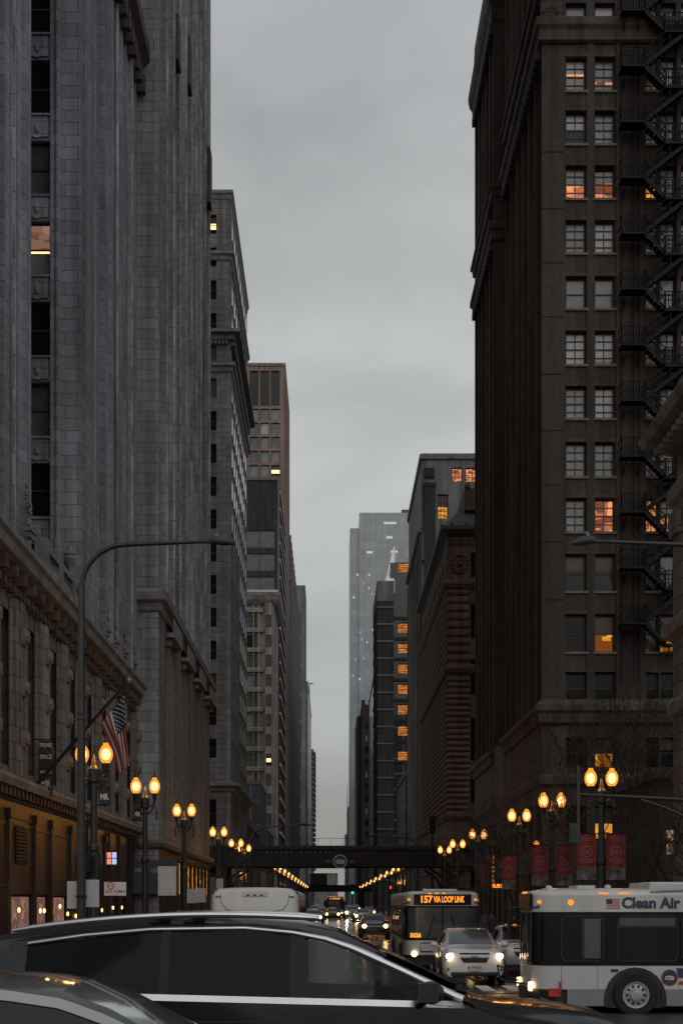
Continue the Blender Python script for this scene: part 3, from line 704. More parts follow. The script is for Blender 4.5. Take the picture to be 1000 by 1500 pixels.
Fb = building('charcoal_tower', -32, -10.2, 283, 317, 'charcoal slab tower with white edge stripes rising behind the cream bays')
mb = MB(); facade(mb, Fb, (-24,283,0), (0,-1), 13.8, 86.5, [(.8,13.0)], pairs(59.2, 4.6, 3.5, 4), .25, lambda c, r: 'dim' if r else 'rust', nx=4, nz=1, fr=.15)
shell(mb, -24, -10.2, 283, 317, 0, 86.5, 'tkr'); mb.build('wall', 'charcoal_brick', Fb)
mb = MB(); mb.box(-24,-10.1,282.8,283-.002,86.5,87.1); mb.box(-10.55,-10.1,282.8,282.99,58,86.5); mb.build('edge_frame', 'frame_grey', Fb)
for k in range(24):
    st = MB(); z = 6+k*3.4; st.box(-10.19,-9.9,284,316,z,z+.45); st.build('balcony_edge', 'white_stripe', Fb)

Gb = building('pink_granite_tower', -34, -10.2, 317.6, 348, 'pink granite tower with dark top panels, tallest behind the charcoal slab')
rnd = random.Random(4)
mb = MB(); facade(mb, Gb, (-27,317.6,0), (0,-1), 16.8, 122.3, pairs(1.75, 2.4, 1.95, 6), pairs(91.4, 3.14, 2.5, 7)+[(113.4,121.2)], .5, lambda c, r: 'dark' if r == 7 else ('litspot' if (r == 2 and c == 5) else rnd.choice(['shade','shade','dim','blind'])), nx=1, nz=1, fr=.08)
shell(mb, -27, -10.2, 317.6, 348, 0, 122.3, 'tkr'); mb.build('wall', 'pink_granite', Gb)
mb = MB(); mb.box(-27.2,-10.05,317.4,348,122.302,122.9); mb.build('roof_edge', 'pink_granite', Gb)
mb = MB()
for k in range(7): mb.box(-10.19,-9.9,319+k*4,320.4+k*4,4,121.4)
mb.build('pier', 'pink_granite', Gb)

Hb = building('grey_slab_tower', -40, -10.3, 360, 470, 'grey ribbed block in the shadow before the gridded tower, left side')
mb = MB(); shell(mb, -30, -10.4, 360, 470, 0, 96, 'frkt'); mb.build('wall', 'grid_curtain', Hb)
for k in range(14):
    mb = MB(); mb.box(-10.398,-10.0,362+k*7.6,363.6+k*7.6,2,96); mb.build('rib', 'frame_grey', Hb)
mb = MB(); mb.box(-30,-10.1,359.8,470,84,86); mb.build('belt_course', 'stone_trim', Hb)

Ib = building('gridded_tower', -40, -10.2, 574, 600, 'slim grey tower with a dark window grid, tallest of the far left row')
mb = MB(); facade(mb, Ib, (-30,574,0), (0,-1), 19.8, 130.5, pairs(3.3, 5.4, 4.2, 3), pairs(20, 11.2, 9.6, 9), .5, lambda c, r: 'dim', nx=2, nz=3, fr=.35, frame='frame_grey')
shell(mb, -30, -10.2, 574, 600, 0, 130.5, 'tkr'); mb.build('wall', 'grey_concrete', Ib)
Jb = building('balcony_tower', -40, -10.4, 885, 920, 'distant pale tower stacked with balconies at the left end of the street')
mb = MB(); shell(mb, -30, -10.6, 885, 920, 0, 98, 'frkt'); mb.build('wall', 'grey_concrete', Jb)
for k in range(30):
    mb = MB(); mb.box(-13.5,-9.4,884,920,4+k*3.15,4.9+k*3.15); mb.build('balcony', 'frame_grey', Jb)
Kb = building('dark_far_block', -40, -10.0, 640, 760, 'plain dark block behind the gridded tower, far left of the street')
mb = MB(); shell(mb, -30, -10.3, 640, 760, 0, 101, 'frkt'); mb.build('wall', 'grid_curtain', Kb); mb = MB(); mb.box(-30.2,-10.1,639.8,760,101,102); mb.build('roof_edge', 'frame_grey', Kb)
mb = MB(); mb.box(-10.2,-8.6,700,700.6,110,110.5); mb.box(-10.6,-10.2,700,700.6,98,110.5); 
mb.build('roof_davit', 'frame_grey', Kb)

# ---------------------------------------------------------------- right: classic stone building at the frame's edge
XR = 12.4
Lb = building('classic_stone_building', XR, 30, 32, 51, 'cream classical stone building with deep cornice at the right edge')
mb = MB(); facade(mb, Lb, (XR,51,0), (-1,0), 19, 18.6, pairs(3.0,4.2,1.6,4), [(4,8),(11,15)], .4, lambda c, r: 'dark', nx=2, nz=3)
shell(mb, XR, 30, 32, 51, 0, 18.6, 'kft'); mb.build('wall', 'limestone_grey', Lb)
for z, d, nm in ((19.2,1.1,'cornice'),(17.0,.3,'architrave'),(12.2,.45,'belt_course'),(9.4,.3,'lower_belt')):
    mb = MB(); mb.sweep([(30,51.02),(XR-.01,51.02),(XR-.01,32)], [(0,z-.75),(d*.2,z-.7),(d*.35,z-.4),(d*.9,z-.25),(d,z),(d*1.03,z+.12),(0,z+.6)]); mb.build(nm, 'stone_trim', Lb)
mb = MB()
for y in (50.2, 45.6, 41.2): mb.box(XR-.2,XR-.012,y-.5,y+.5,.1,16.2); mb.box(XR-.34,XR-.012,y-.62,y+.62,15.4,16.2)
mb.build('pilaster', 'limestone_grey', Lb)
mb = MB()
for k in range(30): mb.box(XR-.85,XR-.02,32.3+k*.63,32.55+k*.63,18.42,18.6)
mb.build('modillion', 'stone_trim', Lb)
# low wall and lit room in the gap behind the trees
Mb = building('low_annex', 14, 30, 66, 76, 'low dark annex with one lit window between trees and the fire-escape tower')
mb = MB(); facade(mb, Mb, (15.2,66,0), (0,-1), 14, 8.2, [(.35,1.3),(3.5,4.4),(5.6,6.4)], [(4.6,5.9)], .3, lambda c, r: 'display' if c == 0 else 'rust', nx=2, nz=2)
shell(mb, 15.2, 29.2, 66, 76, 0, 8.2, 'ltk'); mb.build('wall', 'brown_brick', Mb)
mb = MB(); mb.box(15.0,29.4,65.8,76,8.2,8.6); mb.build('coping', 'dark_trim', Mb)

# ---------------------------------------------------------------- right: brown brick tower with fire escape
R1Y = 83.6
Nb = building('brick_tower', XR, 36, R1Y, 122.4, 'huge dark brown brick tower with a fire escape on its side')
S1 = R1Y/F
def zz(py): return CAM+(VY-py)*S1
def xx(px): return (px-VX)*S1
colx = [(xx(828)-XR, xx(858)-XR), (xx(870.5)-XR, xx(900)-XR), (xx(945)-XR, xx(964)-XR), (xx(966.5)-XR, xx(989)-XR), (xx(997)-XR, xx(1025)-XR)]
prow = [(1230,1180),(1125,1080),(1030,985),(955,900),(866,812),(779,730),(698,648),(613,566),(534,485),(452,405),(371,323),(291,243),(211,163),(133,84),(50,4),(-30,-78),(-110,-158)]
KINDS.update({'litroom': [(0,.12,'lit_amber'),(.12,.56,'lit_peach'),(.56,.9,'glass_shade'),(.9,1,'glass_dark')], 'litbit': [(0,.26,'glass_shade'),(.26,.36,'lit_peach'),(.36,1,'glass_shade')], 'blindlow': [(0,.18,'glass_dim'),(.18,1,'glass_blind')]})
kind = {0:('dark','litamber','rust','dark','dark'),1:('dark','litamber','dark','rust','dark'),2:('dark','dark','dark','dark','dark'),3:('dark','litamber','dim','litamber','dark'),4:('rust','rust','dark','dim','dark'),
 5:('shade','lit','lit','litlow','shade'),6:('halfdim','halfdim','dim','shade','dim'),7:('shade','blind','dim','shade','dim'),8:('blind','blindlow','shade','half','dim'),9:('halfdim','halfdim','dim','blind','dim'),
 10:('halfdim','blind','dim','shade','shade'),11:('litlow','litroom','litamber','shade','dim'),12:('half','shade','shade','shade','blind'),13:('litstrip','litbit','dim','blind','dim'),14:('halfdim','blind','dim','shade','blind'),15:('blind','shade','dim','dim','dim'),16:('shade','shade','dim','dim','dim')}
mb = MB(); UW = 24
rr = [(zz(a), zz(b)) for a, b in prow]
for grp, nx, nz in (((0,1,2,3,4,9,14),1,2), ((5,6,7,8,10,11,12,13,15,16),2,4)):
    pass
zprev = 0
for r, (za, zb) in enumerate(rr):                                   # one band of wall per storey so that sash patterns may differ
    ztop = (zb + rr[r+1][0])/2 if r+1 < len(rr) else 76
    one = r in (0,1,2,3,4,9,14)
    facade(mb, Nb, (XR,R1Y,zprev), (0,-1), UW, ztop, colx, [(za,zb)], .38, lambda c, q, r=r: kind[r][c], nx=1 if one else 2, nz=2 if one else 4, fr=.09, split=True, sill='stone_trim_warm' if r > 2 else None)
    zprev = ztop
shell(mb, XR, XR+UW, R1Y, 122.4, 0, 76, 'rkt'); mb.build('wall', 'brown_brick', Nb)
mb = MB()                                                           # corner pier, window piers and floor bands
mb.box(XR-.02,xx(826),R1Y-.14,R1Y-.002,14.4,zz(85)); mb.box(xx(859),xx(869.5),R1Y-.09,R1Y-.002,14.4,zz(60)); mb.box(xx(901.5),xx(905),R1Y-.14,R1Y-.002,14.4,zz(60)); mb.box(xx(990),xx(996),R1Y-.14,R1Y-.002,14.4,zz(60))
mb.build('pier', 'brown_brick', Nb)
mb = MB()
for py in (225,308,387,466,550,632,712,795,880): mb.box(XR-.035,xx(824),R1Y-.165,R1Y-.141,zz(py),zz(py)+.05)
mb.build('joint', 'iron', Nb)
mb = MB()
for r, (za, zb) in enumerate(rr[2:14]):
    for c in (0,1): mb.box(XR+colx[c][0]-.1,XR+colx[c][1]+.1,R1Y-.06,R1Y-.002,zb+.02,zb+.2)
mb.pieces('lintel', 'brown_terracotta', Nb)
# street front: deep piers in two wings with a narrow court
def ribs(y0, y1, n, X):
    p = [(X,y1)]; s = (y1-y0)/n
    for k in range(n):
        t = y1-k*s
        for f, d in ((.04,0),(.04,.25),(.16,.25),(.16,.9),(.46,.9),(.46,.3),(.54,.3),(.54,.9),(.84,.9),(.84,.25),(.96,.25),(.96,0)): p.append((X+d, t-f*s))
    p.append((X,y0)); return p
mb = MB(); mb.extrude(ribs(R1Y,101,6,XR), 14, 70.2); mb.quad((XR,101,0),(XR+3.5,101,0),(XR+3.5,101,70),(XR,101,70)); mb.build('near_wing', 'brown_terracotta', Nb)
mb = MB(); mb.extrude(ribs(108.5,122.4,5,XR), 14, 70.2); mb.quad((XR,108.5,0),(XR+3.5,108.5,0),(XR+3.5,108.5,72),(XR,108.5,72)); mb.build('far_wing', 'brown_terracotta', Nb)
mb = MB(); mb.quad((XR+3.4,108.5,0),(XR+3.4,101,0),(XR+3.4,101,76),(XR+3.4,108.5,76)); mb.build('court_wall', 'brown_brick', Nb)
mb = MB(); facade(mb, Nb, (XR,122.4,0), (-1,0), 38.8, 12.2, pairs(1.0,3.2,2.2,12), [(1.0,4.2),(5.6,8.4)], .5, lambda c, r: ('gold' if (r == 0 and c in (7,9)) else 'dark'), nx=2, nz=2, fr=.1); mb.quad((XR,122.4,12.2),(XR,R1Y,12.2),(XR,R1Y,14.1),(XR,122.4,14.1)); mb.build('base_wall', 'brown_terracotta', Nb)
for y in range(6):
    for j in range(14):
        s = (101-R1Y)/6
        if y < 5: place(winmesh(.9,2.1,'dark',1,2,.06)[0], 'window', Nb, (XR+.86, R1Y+s*(y+.31), 17.5+j*3.25), -PI/2)
def wrap(prof, nm, mt, d0=0):
    q = MB(); q.sweep([(XR+3.4,122.45),(XR-d0,122.45),(XR-d0,108.48),(XR+3.3,108.48),(XR+3.3,101.02),(XR-d0,101.02),(XR-d0,R1Y-.142),(XR+UW,R1Y-.142)], prof); q.build(nm, mt, Nb)
wrap([(0,52.9),(.18,53.0),(.2,53.6),(.38,53.8),(.38,54.2),(.25,54.3),(.25,54.32)], 'belt_course', 'brown_terracotta', .01)
wrap([(0,56.2),(.15,56.3),(.2,56.8),(.35,56.9),(.35,57.1),(0,57.2)], 'upper_belt', 'brown_terracotta', .012)
wrap([(0,12.9),(.15,13.0),(.25,13.5),(.42,13.7),(.42,14.0),(0,14.4)], 'lower_cornice', 'brown_terracotta', .014)
wrap([(0,9.3),(.15,9.4),(.2,9.8),(0,10)], 'lower_belt', 'brown_terracotta', .016)
wrap([(0,69.6),(.15,69.8),(.2,70.6),(.4,71.0),(.5,71.6),(.5,72.0),(.15,72.2),(0,76)], 'top_cornice', 'brown_terracotta', .018)
mb = MB()                                                           # carved cartouche near the top corner and brackets
cx, cz = xx(806), zz(28); mb.box(cx-.62,cx+.62,R1Y-.22,R1Y-.145,cz-.9,cz+.9); mb.ring((cx,R1Y-.26,cz),.3,.5,16)
for k in range(12): t = k*PI/6; mb.sphere((cx+math.cos(t)*.45,R1Y-.24,cz+math.sin(t)*.55),.13,n=6,k=4)
mb.sphere((cx,R1Y-.24,cz),.22,n=8,k=5); mb.build('cartouche', 'brown_terracotta', Nb)
mb = MB()
for k in range(22): y = R1Y+.5+k*.8; mb.box(XR-.3,XR-.02,y,y+.3,52.3,52.9); mb.box(XR-.3,XR-.03,y,y+.35,68.9,69.6)
for k in range(17): y = 108.8+k*.8; mb.box(XR-.3,XR-.02,y,y+.3,52.3,52.9); mb.box(XR-.3,XR-.03,y,y+.35,68.9,69.6)
mb.pieces('bracket', 'brown_terracotta', Nb)
# fire escape: landings left (between floors) and right (at floors) joined by stair flights
FE = thing('fire_escape', (xx(950), R1Y-1.0, 12), 'black iron fire escape zigzagging down the brown brick tower', 'fire escape')
mbp, mbs, mbr = MB(), MB(), MB()
yo, yi = R1Y-1.25, R1Y-.16
for k in range(-1, 11):
    zl = zz(112+80.5*k); zr = zz(143+80.5*k); zr0 = zz(143+80.5*(k-1))
    for (a, b, z, nm) in ((xx(904),xx(938),zl,'landing'),(xx(966),xx(1006),zr,'landing')):
        p = MB(); p.box(a,b,yo,yi,z-.06,z)
        for q in (0,1): p.tube((a+(b-a)*(.2+.6*q),yi,z-.9),(a+(b-a)*(.2+.6*q),yo+.1,z-.05),.035,n=6)
        p.box(a,b,yo-.03,yo+.03,z-.14,z-.061); lp = p.build(nm, 'iron', FE)
        r = MB(); n = 8
        for q in range(n+1): x = a+(b-a)*q/n; r.tube((x,yo,z),(x,yo,z+1.0),.032 if q % n else .042,n=5)
        for h in (.5, 1.0): r.tube((a,yo,z+h),(b,yo,z+h),.032,n=5); r.tube((a,yo,z+h),(a,yi,z+h),.032,n=5); r.tube((b,yo,z+h),(b,yi,z+h),.032,n=5)
        r.build('railing', 'iron', lp)
    for (p0, p1) in (((xx(937),zl),(xx(968),zr)), ((xx(936),zl),(xx(1000),zr0))):
        f = MB()
        for yy in (yo+.1, yo+.72):
            d = Vector((p1[0]-p0[0],0,p1[1]-p0[1])).normalized(); nrm = Vector((-d.z,0,d.x))*.11
            a = Vector((p0[0],yy,p0[1])); b = Vector((p1[0],yy,p1[1]))
            f.poly([a-nrm,b-nrm,b+nrm,a+nrm]); f.poly([v+Vector((0,.04,0)) for v in (a-nrm,b-nrm,b+nrm,a+nrm)][::-1])
            f.quad(a+nrm,b+nrm,b+nrm+Vector((0,.04,0)),a+nrm+Vector((0,.04,0))); f.quad(a-nrm,b-nrm,b-nrm+Vector((0,.04,0)),a-nrm+Vector((0,.04,0)))
            f.tube(a+Vector((0,0,.95)), b+Vector((0,0,.95)), .032, n=5); f.tube(a+Vector((0,0,.5)), b+Vector((0,0,.5)), .025, n=5)
            for q in range(6): c = a.lerp(b, q/5); f.tube(c, c+Vector((0,0,.95)), .026, n=4)
        m_ = max(4, int(abs(p1[1]-p0[1])/.2))
        for q in range(m_): t = (q+.5)/m_; x = p0[0]+(p1[0]-p0[0])*t; z = p0[1]+(p1[1]-p0[1])*t; f.box(x-.12,x+.12,yo+.141,yo+.719,z-.02,z+.02)
        f.build('stair_flight', 'iron', FE)
for x in (908, 925, 934):
    p = MB(); p.tube((xx(x),R1Y-.28,zz(1000)),(xx(x),R1Y-.28,zz(-60)),.035,n=6); p.build('drop_pipe', 'iron', FE)

# ---------------------------------------------------------------- right: red rusticated sandstone block, grey loft block behind
Ob = building('sandstone_block', XR, 32, 151, 193, 'red-brown rusticated sandstone block with green copper cornice on the right')
mb = MB(); cols = [(xx(688)*0+ (688-VX)*151/F-XR, 3.6+.5),(5.2,6.4),(8.2,9.4)]
cols = [(2.45,3.5),(5.4,6.5),(8.4,9.5)]
facade(mb, Ob, (XR,151,0), (0,-1), 14, 41.5, cols, [(4,8),(13,16),(17.5,22),(24.5,28.3),(30.5,34.2),(37,39.6)], .5, lambda c, r: 'dark', nx=1, nz=2)
facade(mb, Ob, (XR,193,0), (-1,0), 42, 41.5, pairs(2.2,4.2,1.7,10), [(4,8),(13,16),(17.5,22),(24.5,28.3),(30.5,34.2),(37,39.6)], .5, lambda c, r: 'gold' if r == 0 and c > 4 else 'dark', nx=1, nz=2)
shell(mb, XR, XR+14, 151, 193, 0, 41.5, 'rkt'); mb.build('wall', 'red_sandstone', Ob)
path = [(XR,193.02),(XR,150.98),(XR+2.35,150.98)]
mb = MB()                                                           # swelling stone courses
z = 12.2
while z < 35.6:
    h = .62 if z < 27 else .88
    if not 26.4 < z < 27.6: mb.sweep(path, [(0,z+.04),(.10,z+.12),(.19,z+h*.4),(.16,z+h*.75),(0,z+h-.04)])
    z += h
for z in (2.0,3.9,5.8,7.7,9.4): mb.sweep(path, [(0,z+.05),(.12,z+.1),(.12,z+1.7),(0,z+1.8)])
mb.build('rusticated_course', 'red_sandstone', Ob)
for z, d, nm in ((27.2,.45,'belt_course'),(36.2,.5,'upper_belt'),(11.6,.5,'lower_belt')):
    mb = MB(); mb.sweep([(XR,193.05),(XR,150.96),(XR+14,150.96)], [(0,z-.5),(d*.5,z-.4),(d,z),(d,z+.25),(0,z+.5)]); mb.build(nm, 'red_sandstone', Ob)
mb = MB(); mb.sweep([(XR,193.05),(XR,150.94),(XR+14,150.94)], [(0,41.3),(.2,41.5),(.75,41.9),(.8,42.3),(.3,42.6),(-1.6,44.6)]); mb.build('copper_cornice', 'copper_green', Ob)
mb = MB(); 
for k in range(28): mb.lathe((XR-.55,151.2+k*1.5,42.3), [(.16,0),(.2,.25),(.06,.5)], 7)
for k in range(9): mb.lathe((XR+.4+k*1.5,150.4,42.3), [(.16,0),(.2,.25),(.06,.5)], 7)
mb.build('cresting', 'copper_green', Ob)
mb = MB(); mb.box(XR+1.9,XR+13,151.6,190,44.3,46.6); mb.build('attic', 'red_sandstone', Ob)
mb = MB()
for k in range(6): mb.lathe((XR+2.2+k*1.3,151.7,46.6), [(.3,0),(.36,.3),(.15,.7)], 8)
mb.build('roof_finial', 'dark_trim', Ob)
mb = MB(); cx = XR+1.3; mb.ring((cx,150.9,38.4),.4,.75,18)
for k in range(14): t = k*PI/7; mb.sphere((cx+math.cos(t)*.8,150.9,38.4+math.sin(t)*.95),.18,n=6,k=4)
mb.sphere((cx,150.9,38.4),.3,n=8,k=5)
for k in range(9): mb.box(XR+.15+k*.3,XR+.3+k*.3,150.85,150.98,40.4,41.0)
mb.build('carved_panel', 'red_sandstone', Ob)

Pb = building('grey_loft_block', XR, 40, 193.6, 226, 'grey concrete loft block with patched top and two lit windows above the sandstone block')
mb = MB(); S3 = 193.6/F; X3 = lambda px: (px-VX)*S3; Z3 = lambda py: CAM+(VY-py)*S3
facade(mb, Pb, (XR,193.6,0), (0,-1), 20, 63.3, [(X3(640)-XR,X3(656)-XR),(X3(661)-XR,X3(677)-XR),(X3(681)-XR,X3(697)-XR)], [(Z3(760),Z3(724)),(Z3(706),Z3(685))], .35, lambda c, r: {(0,0):'litamber',(1,1):'lit',(2,1):'lit'}.get((c,r)), nx=3, nz=3, fr=.12)
facade(mb, Pb, (XR,226,0), (-1,0), 32.4, 63.3, pairs(.8,4.05,3.5,8), pairs(4.5,4.05,3.4,12), .45, lambda c, r: 'dim' if r < 12 else None, nx=3, nz=2, fr=.12, frame='frame_grey')
shell(mb, XR, XR+20, 193.6, 226, 0, 63.3, 'rkt'); mb.build('wall', 'grey_concrete', Pb)
mb = MB(); mb.box(X3(620.5),X3(637),193.2,193.58,20,Z3(713)); mb.box(X3(620),X3(638),193.1,193.58,Z3(713),Z3(708)); mb.box(X3(621),X3(636),193.3,193.58,Z3(700),Z3(686)); mb.build('corner_pier', 'charcoal_brick', Pb)
mb = MB(); mb.sweep([(XR,226),(XR,193.56),(XR+20,193.56)], [(0,62.7),(.25,62.8),(.3,63.4),(0,63.6)]); mb.sweep([(XR,226),(XR,193.7)], [(0,52.8),(.5,53.0),(.6,53.4),(0,53.7)]); mb.build('parapet', 'stone_trim', Pb)
mb = MB(); 
for k in range(9): mb.box(XR-.22,XR-.002,193.8+k*4.0,194.2+k*4.0,3,52.5)
mb.build('pier', 'grey_concrete', Pb)

# ---------------------------------------------------------------- right: striped tower, lit office, glass tower and the far row
Qb = building('striped_office', 9.9, 13.4, 296, 310, 'narrow dark office with pale floor lines in front of the orange lit one')
mb = MB(); shell(mb, 9.9, 13.3, 300, 330, 0, 66, 'frlkt'); mb.build('wall', 'charcoal_brick', Qb)
mb = MB(); mb.box(9.8,13.4,299.9,330,66,70.3); mb.build('roof_screen', 'grey_concrete', Qb)
for k in range(17):
    mb = MB(); mb.box(9.75,13.35,299.8,330,7+k*3.6,7.32+k*3.6); mb.build('floor_line', 'frame_grey', Qb)
Rb = building('lit_office_tower', 13.8, 30, 310, 365, 'dark office tower with a column of orange lit floors on the right')
SR = 310.5/F
mb = MB(); mb.box(13.8,30,332,365,0,CAM+(VY-806)*SR); 
mb.build('wall', 'blue_curtain', Rb)
mb = MB(); facade(mb, Rb, (13.85,331,0), (0,-1), 14, CAM+(VY-806)*SR-1, [(1.7,4.9),(5.6,8.2)], [(CAM+(VY-p-14)*331/F, CAM+(VY-p+1)*331/F) for p in (1224,1184,1137,1101,1064,1033,1003,973,943,913)]+[(CAM+(VY-838)*331/F, CAM+(VY-824)*331/F)], .5, lambda c, r: None if (r in (0,)) else ('rust' if r == 2 else 'deep'), nx=1, nz=4, fr=.15, frame='steel_dark')
mb.build('front_wall', 'dark_curtain', Rb)
mb = MB()
for p in range(905, 1240, 30): z = CAM+(VY-p)*331/F; mb.box(13.6,28,330.6,330.99,z-.5,z+.2)
mb.pieces('floor_slab', 'steel_dark', Rb)
mb = MB(); x0 = 13.75  # wedge tilted skyward and coloured pale to imitate the sky's reflection
pa, pb, pc = Vector((11.9,328,CAM+(VY-868)*328/F)), Vector(((576.5-VX)*328/F,328,CAM+(VY-868)*328/F)), Vector(((576.5-VX)*338/F,338,CAM+(VY-800)*338/F))
bk = Vector((.25,.4,-.1)); mb.poly([pa,pb,pc]); mb.poly([pa+bk,pc+bk,pb+bk]); mb.quad(pa,pb,pb+bk,pa+bk); mb.quad(pb,pc,pc+bk,pb+bk); mb.quad(pc,pa,pa+bk,pc+bk)
mb.build('sky_sheen_glazing', 'sky_sheen', Rb)
Sb = building('glass_skyscraper', 9.4, 50, 650, 690, 'pale blue glass skyscraper with a stepped left shoulder, tallest at the street end')
SG = 650/F; XG = lambda p: (p-VX)*SG; ZG = lambda p: CAM+(VY-p)*SG
mb = MB(); shell(mb, XG(526), XG(640), 650, 690, 0, ZG(751), 'flrkt'); mb.build('main_shaft', 'glass_tower_skin', Sb)
mb = MB(); shell(mb, XG(512.5), XG(526)-.02, 651, 690, 0, ZG(773), 'flkt'); mb.build('shoulder', 'glass_tower_skin', Sb)
mb = MB(); mb.box(XG(588),XG(640),650.5,690,ZG(751),ZG(746)); mb.build('plant_screen', 'frame_grey', Sb)
rnd = random.Random(9)
for (px, py, ww_) in [(571,766,18),(570,787,9),(532,809,7),(541,809,9),(577,808,10)]+[(rnd.uniform(528,548) if rnd.random() < .7 else rnd.uniform(515,530), rnd.uniform(835,1010), rnd.choice([.8,1.0,1.4,2.4])) for _ in range(22)]:
    q = MB(); x = XG(px); z = ZG(py); q.box(x-ww_*SG*.5,x+ww_*SG*.5,649.9 if px > 526.5 else 650.9,649.99 if px > 526.5 else 650.99,z-.55,z+.45)
    q.build('lit_window', 'lit_white' if rnd.random() < .7 else 'lit_display', Sb)
Tb = building('stepped_brick_tower', 11, 30, 470, 520, 'dark brick tower with notched parapet in front of the glass skyscraper')
ST = 480/F; XT = lambda p: (p-VX)*ST; ZT = lambda p: CAM+(VY-p)*ST
mb = MB(); facade(mb, Tb, (XT(529),480,0), (0,-1), 16, ZT(1032), pairs(1.3,1.9,1.0,7), pairs(20,4.1,2.2,11), .3, lambda c, r: 'lit' if (c, r) in ((2,8),(1,7)) else 'shade' if (c+r) % 3 == 0 else 'dark', nx=1, nz=1, fr=.1)
shell(mb, XT(529), XT(529)+16, 480, 520, 0, ZT(1032), 'lrkt'); mb.build('wall', 'far_brick', Tb)
mb = MB()
for k in range(7): mb.box(XT(529)+k*2.4,XT(529)+k*2.4+1.3,480.2,482,ZT(1032),ZT(1025))
mb.build('battlement', 'far_brick', Tb)
mb = MB(); mb.box(XT(522.5),XT(529)-.02,482,520,0,ZT(1048)); mb.build('lower_wing', 'far_brick', Tb)
def slab(nm, x0, x1, y0, y1, h, mt, label, extra=None):
    b_ = building(nm, x0, x1, y0, y1, label); q = MB(); shell(q, x0, x1, y0, y1, 0, h, 'flrkt'); q.build('wall', mt, b_)
    q = MB(); q.box(x0-.15,x1+.15,y0-.15,y1,h,h+1.0); q.build('parapet', 'frame_grey', b_)
    return b_
slab('plain_grey_slab', 12.0, 26, 385, 440, 64, 'dark_curtain', 'plain dark slab stepping down below the striped office, right side')
slab('low_glass_block', 12.2, 26, 232, 262, 23, 'dark_curtain', 'low dark block with a flat roof beside the grey loft block')
slab('far_brick_slab', 11.6, 30, 560, 630, 66, 'far_brick', 'far brownish slab left of the notched brick tower')
slab('distant_block', 12.0, 40, 760, 840, 80, 'grid_curtain', 'distant grey block under the foot of the glass skyscraper')
slab('distant_brown_block', 11.0, 40, 900, 960, 62, 'far_brick', 'farthest low brown block on the right side of the street')
s_ = slab('spired_block', 10.4, 40, 1010, 1060, 50, 'grid_curtain', 'farthest grey block with a thin roof mast, right side')
q = MB(); q.tube((12,1012,51),(12,1012,86),.5,.15,n=6); q.build('mast', 'frame_grey', s_)
slab('vista_block', -14, 6, 1190, 1230, 26, 'grey_concrete', 'small pale block closing the view at the end of the street')
q = MB(); 
slab('street_wall_block', -30, -10.2, 228, 254, 14, 'charcoal_brick', 'low dark shop block in front of the cream bays')
slab('corner_shop', -30, -10.3, 174, 204, 12, 'charcoal_brick', 'low dark shop block right behind the two-cornice stone block')
# ---------------------------------------------------------------- elevated railway across the street
EL = thing('elevated_railway', (0, 130, 0), 'dark steel elevated railway bridge crossing the whole street', 'railway bridge')
y0, y1 = 126.5, 133.5; zb, zt = 5.75, 7.15
mb = MB()
for yy in (y0, y1-.4):
    mb.box(-34,34,yy,yy+.3,zb,zt); mb.box(-34,34,yy-.15,yy+.45,zb-.1,zb); mb.box(-34,34,yy-.15,yy+.45,zt,zt+.1)
    for k in range(46): mb.box(-33.8+k*1.5,-33.7+k*1.5,yy-.1,yy-.001,zb,zt)
mb.build('girder', 'steel_dark', EL)
mb = MB()
for k in range(23): mb.box(-33+k*3,-32.7+k*3,y0+.31,y1-.41,zb+.3,zb+.8)
mb.build('cross_beam', 'steel_dark', EL)
mb = MB(); 
for k in range(110): mb.box(-33+k*.6,-32.75+k*.6,y0+.2,y1-.2,zt+.11,zt+.28)
mb.build('sleeper', 'bark', EL)
mb = MB()
for x in (127.8, 129.2, 130.9, 132.3): mb.box(-34,34,x,x+.08,zt+.281,zt+.42)
mb.build('rail', 'iron_grey', EL)
for x in (-9.5, 10.6, -22, 24):
    for yy in (y0+.15, y1-.25):
        mb = MB(); mb.box(x-.25,x+.25,yy-.22,yy+.22,0,zb-.1); mb.box(x-.45,x+.45,yy-.4,yy+.4,0,.5); mb.build('column', 'steel_dark', EL)
        mb = MB()
        for s in (-1,1):
            mb.path([(x+s*.2,yy,3.6),(x+s*.7,yy,4.7),(x+s*1.9,yy,5.55)], .12, 6)
        mb.build('bracket', 'steel_dark', EL)
mb = MB()
for k in range(13): mb.sphere((-5.6+k*.42+(0 if k < 6 else .5), y0-.2, zt-.25), .05, n=6, k=4)
mb.build('girder_light', 'text_white', EL)
mb = MB()                                                          # footway railing
for k in range(60): mb.tube((-33+k*1.1,y0-.1,zt+.1),(-33+k*1.1,y0-.1,zt+1.0),.02,n=4)
mb.tube((-33,y0-.1,zt+1.0),(33,y0-.1,zt+1.0),.025,n=4); mb.build('railing', 'steel_dark', EL)
rs = thing('round_railway_sign', pix(498,1262,y0-.55), 'round navy sign with white rim reading cta hung on the railway bridge', 'sign')
mb = MB(); mb.lathe((0,0,0), [(.60,-.06),(.62,0),(.60,.06)], 28, axis='y'); mb.build('disc', 'text_navy', rs, world=False)
mb = MB(); mb.ring((0,-.07,0),.53,.62,28); mb.build('rim', 'sign_grey', rs, world=False)
text('cta', .62, 'sign_white', 'lettering', rs, (0,-.075,.03), bold=.03, fit=.80)
for s, nm in ((-1,'side_panel'),(1,'side_panel')):
    mb = MB(); mb.box(s*1.05-.32,s*1.05+.32,-.04,.04,-.2,.2); p = mb.build(nm, 'sign_black', rs, world=False)
    mb = MB(); mb.box(s*1.05-.14,s*1.05+.14,-.06,-.041,-.12,.1); mb.build('pictogram', 'stone_trim_warm', p, world=False)
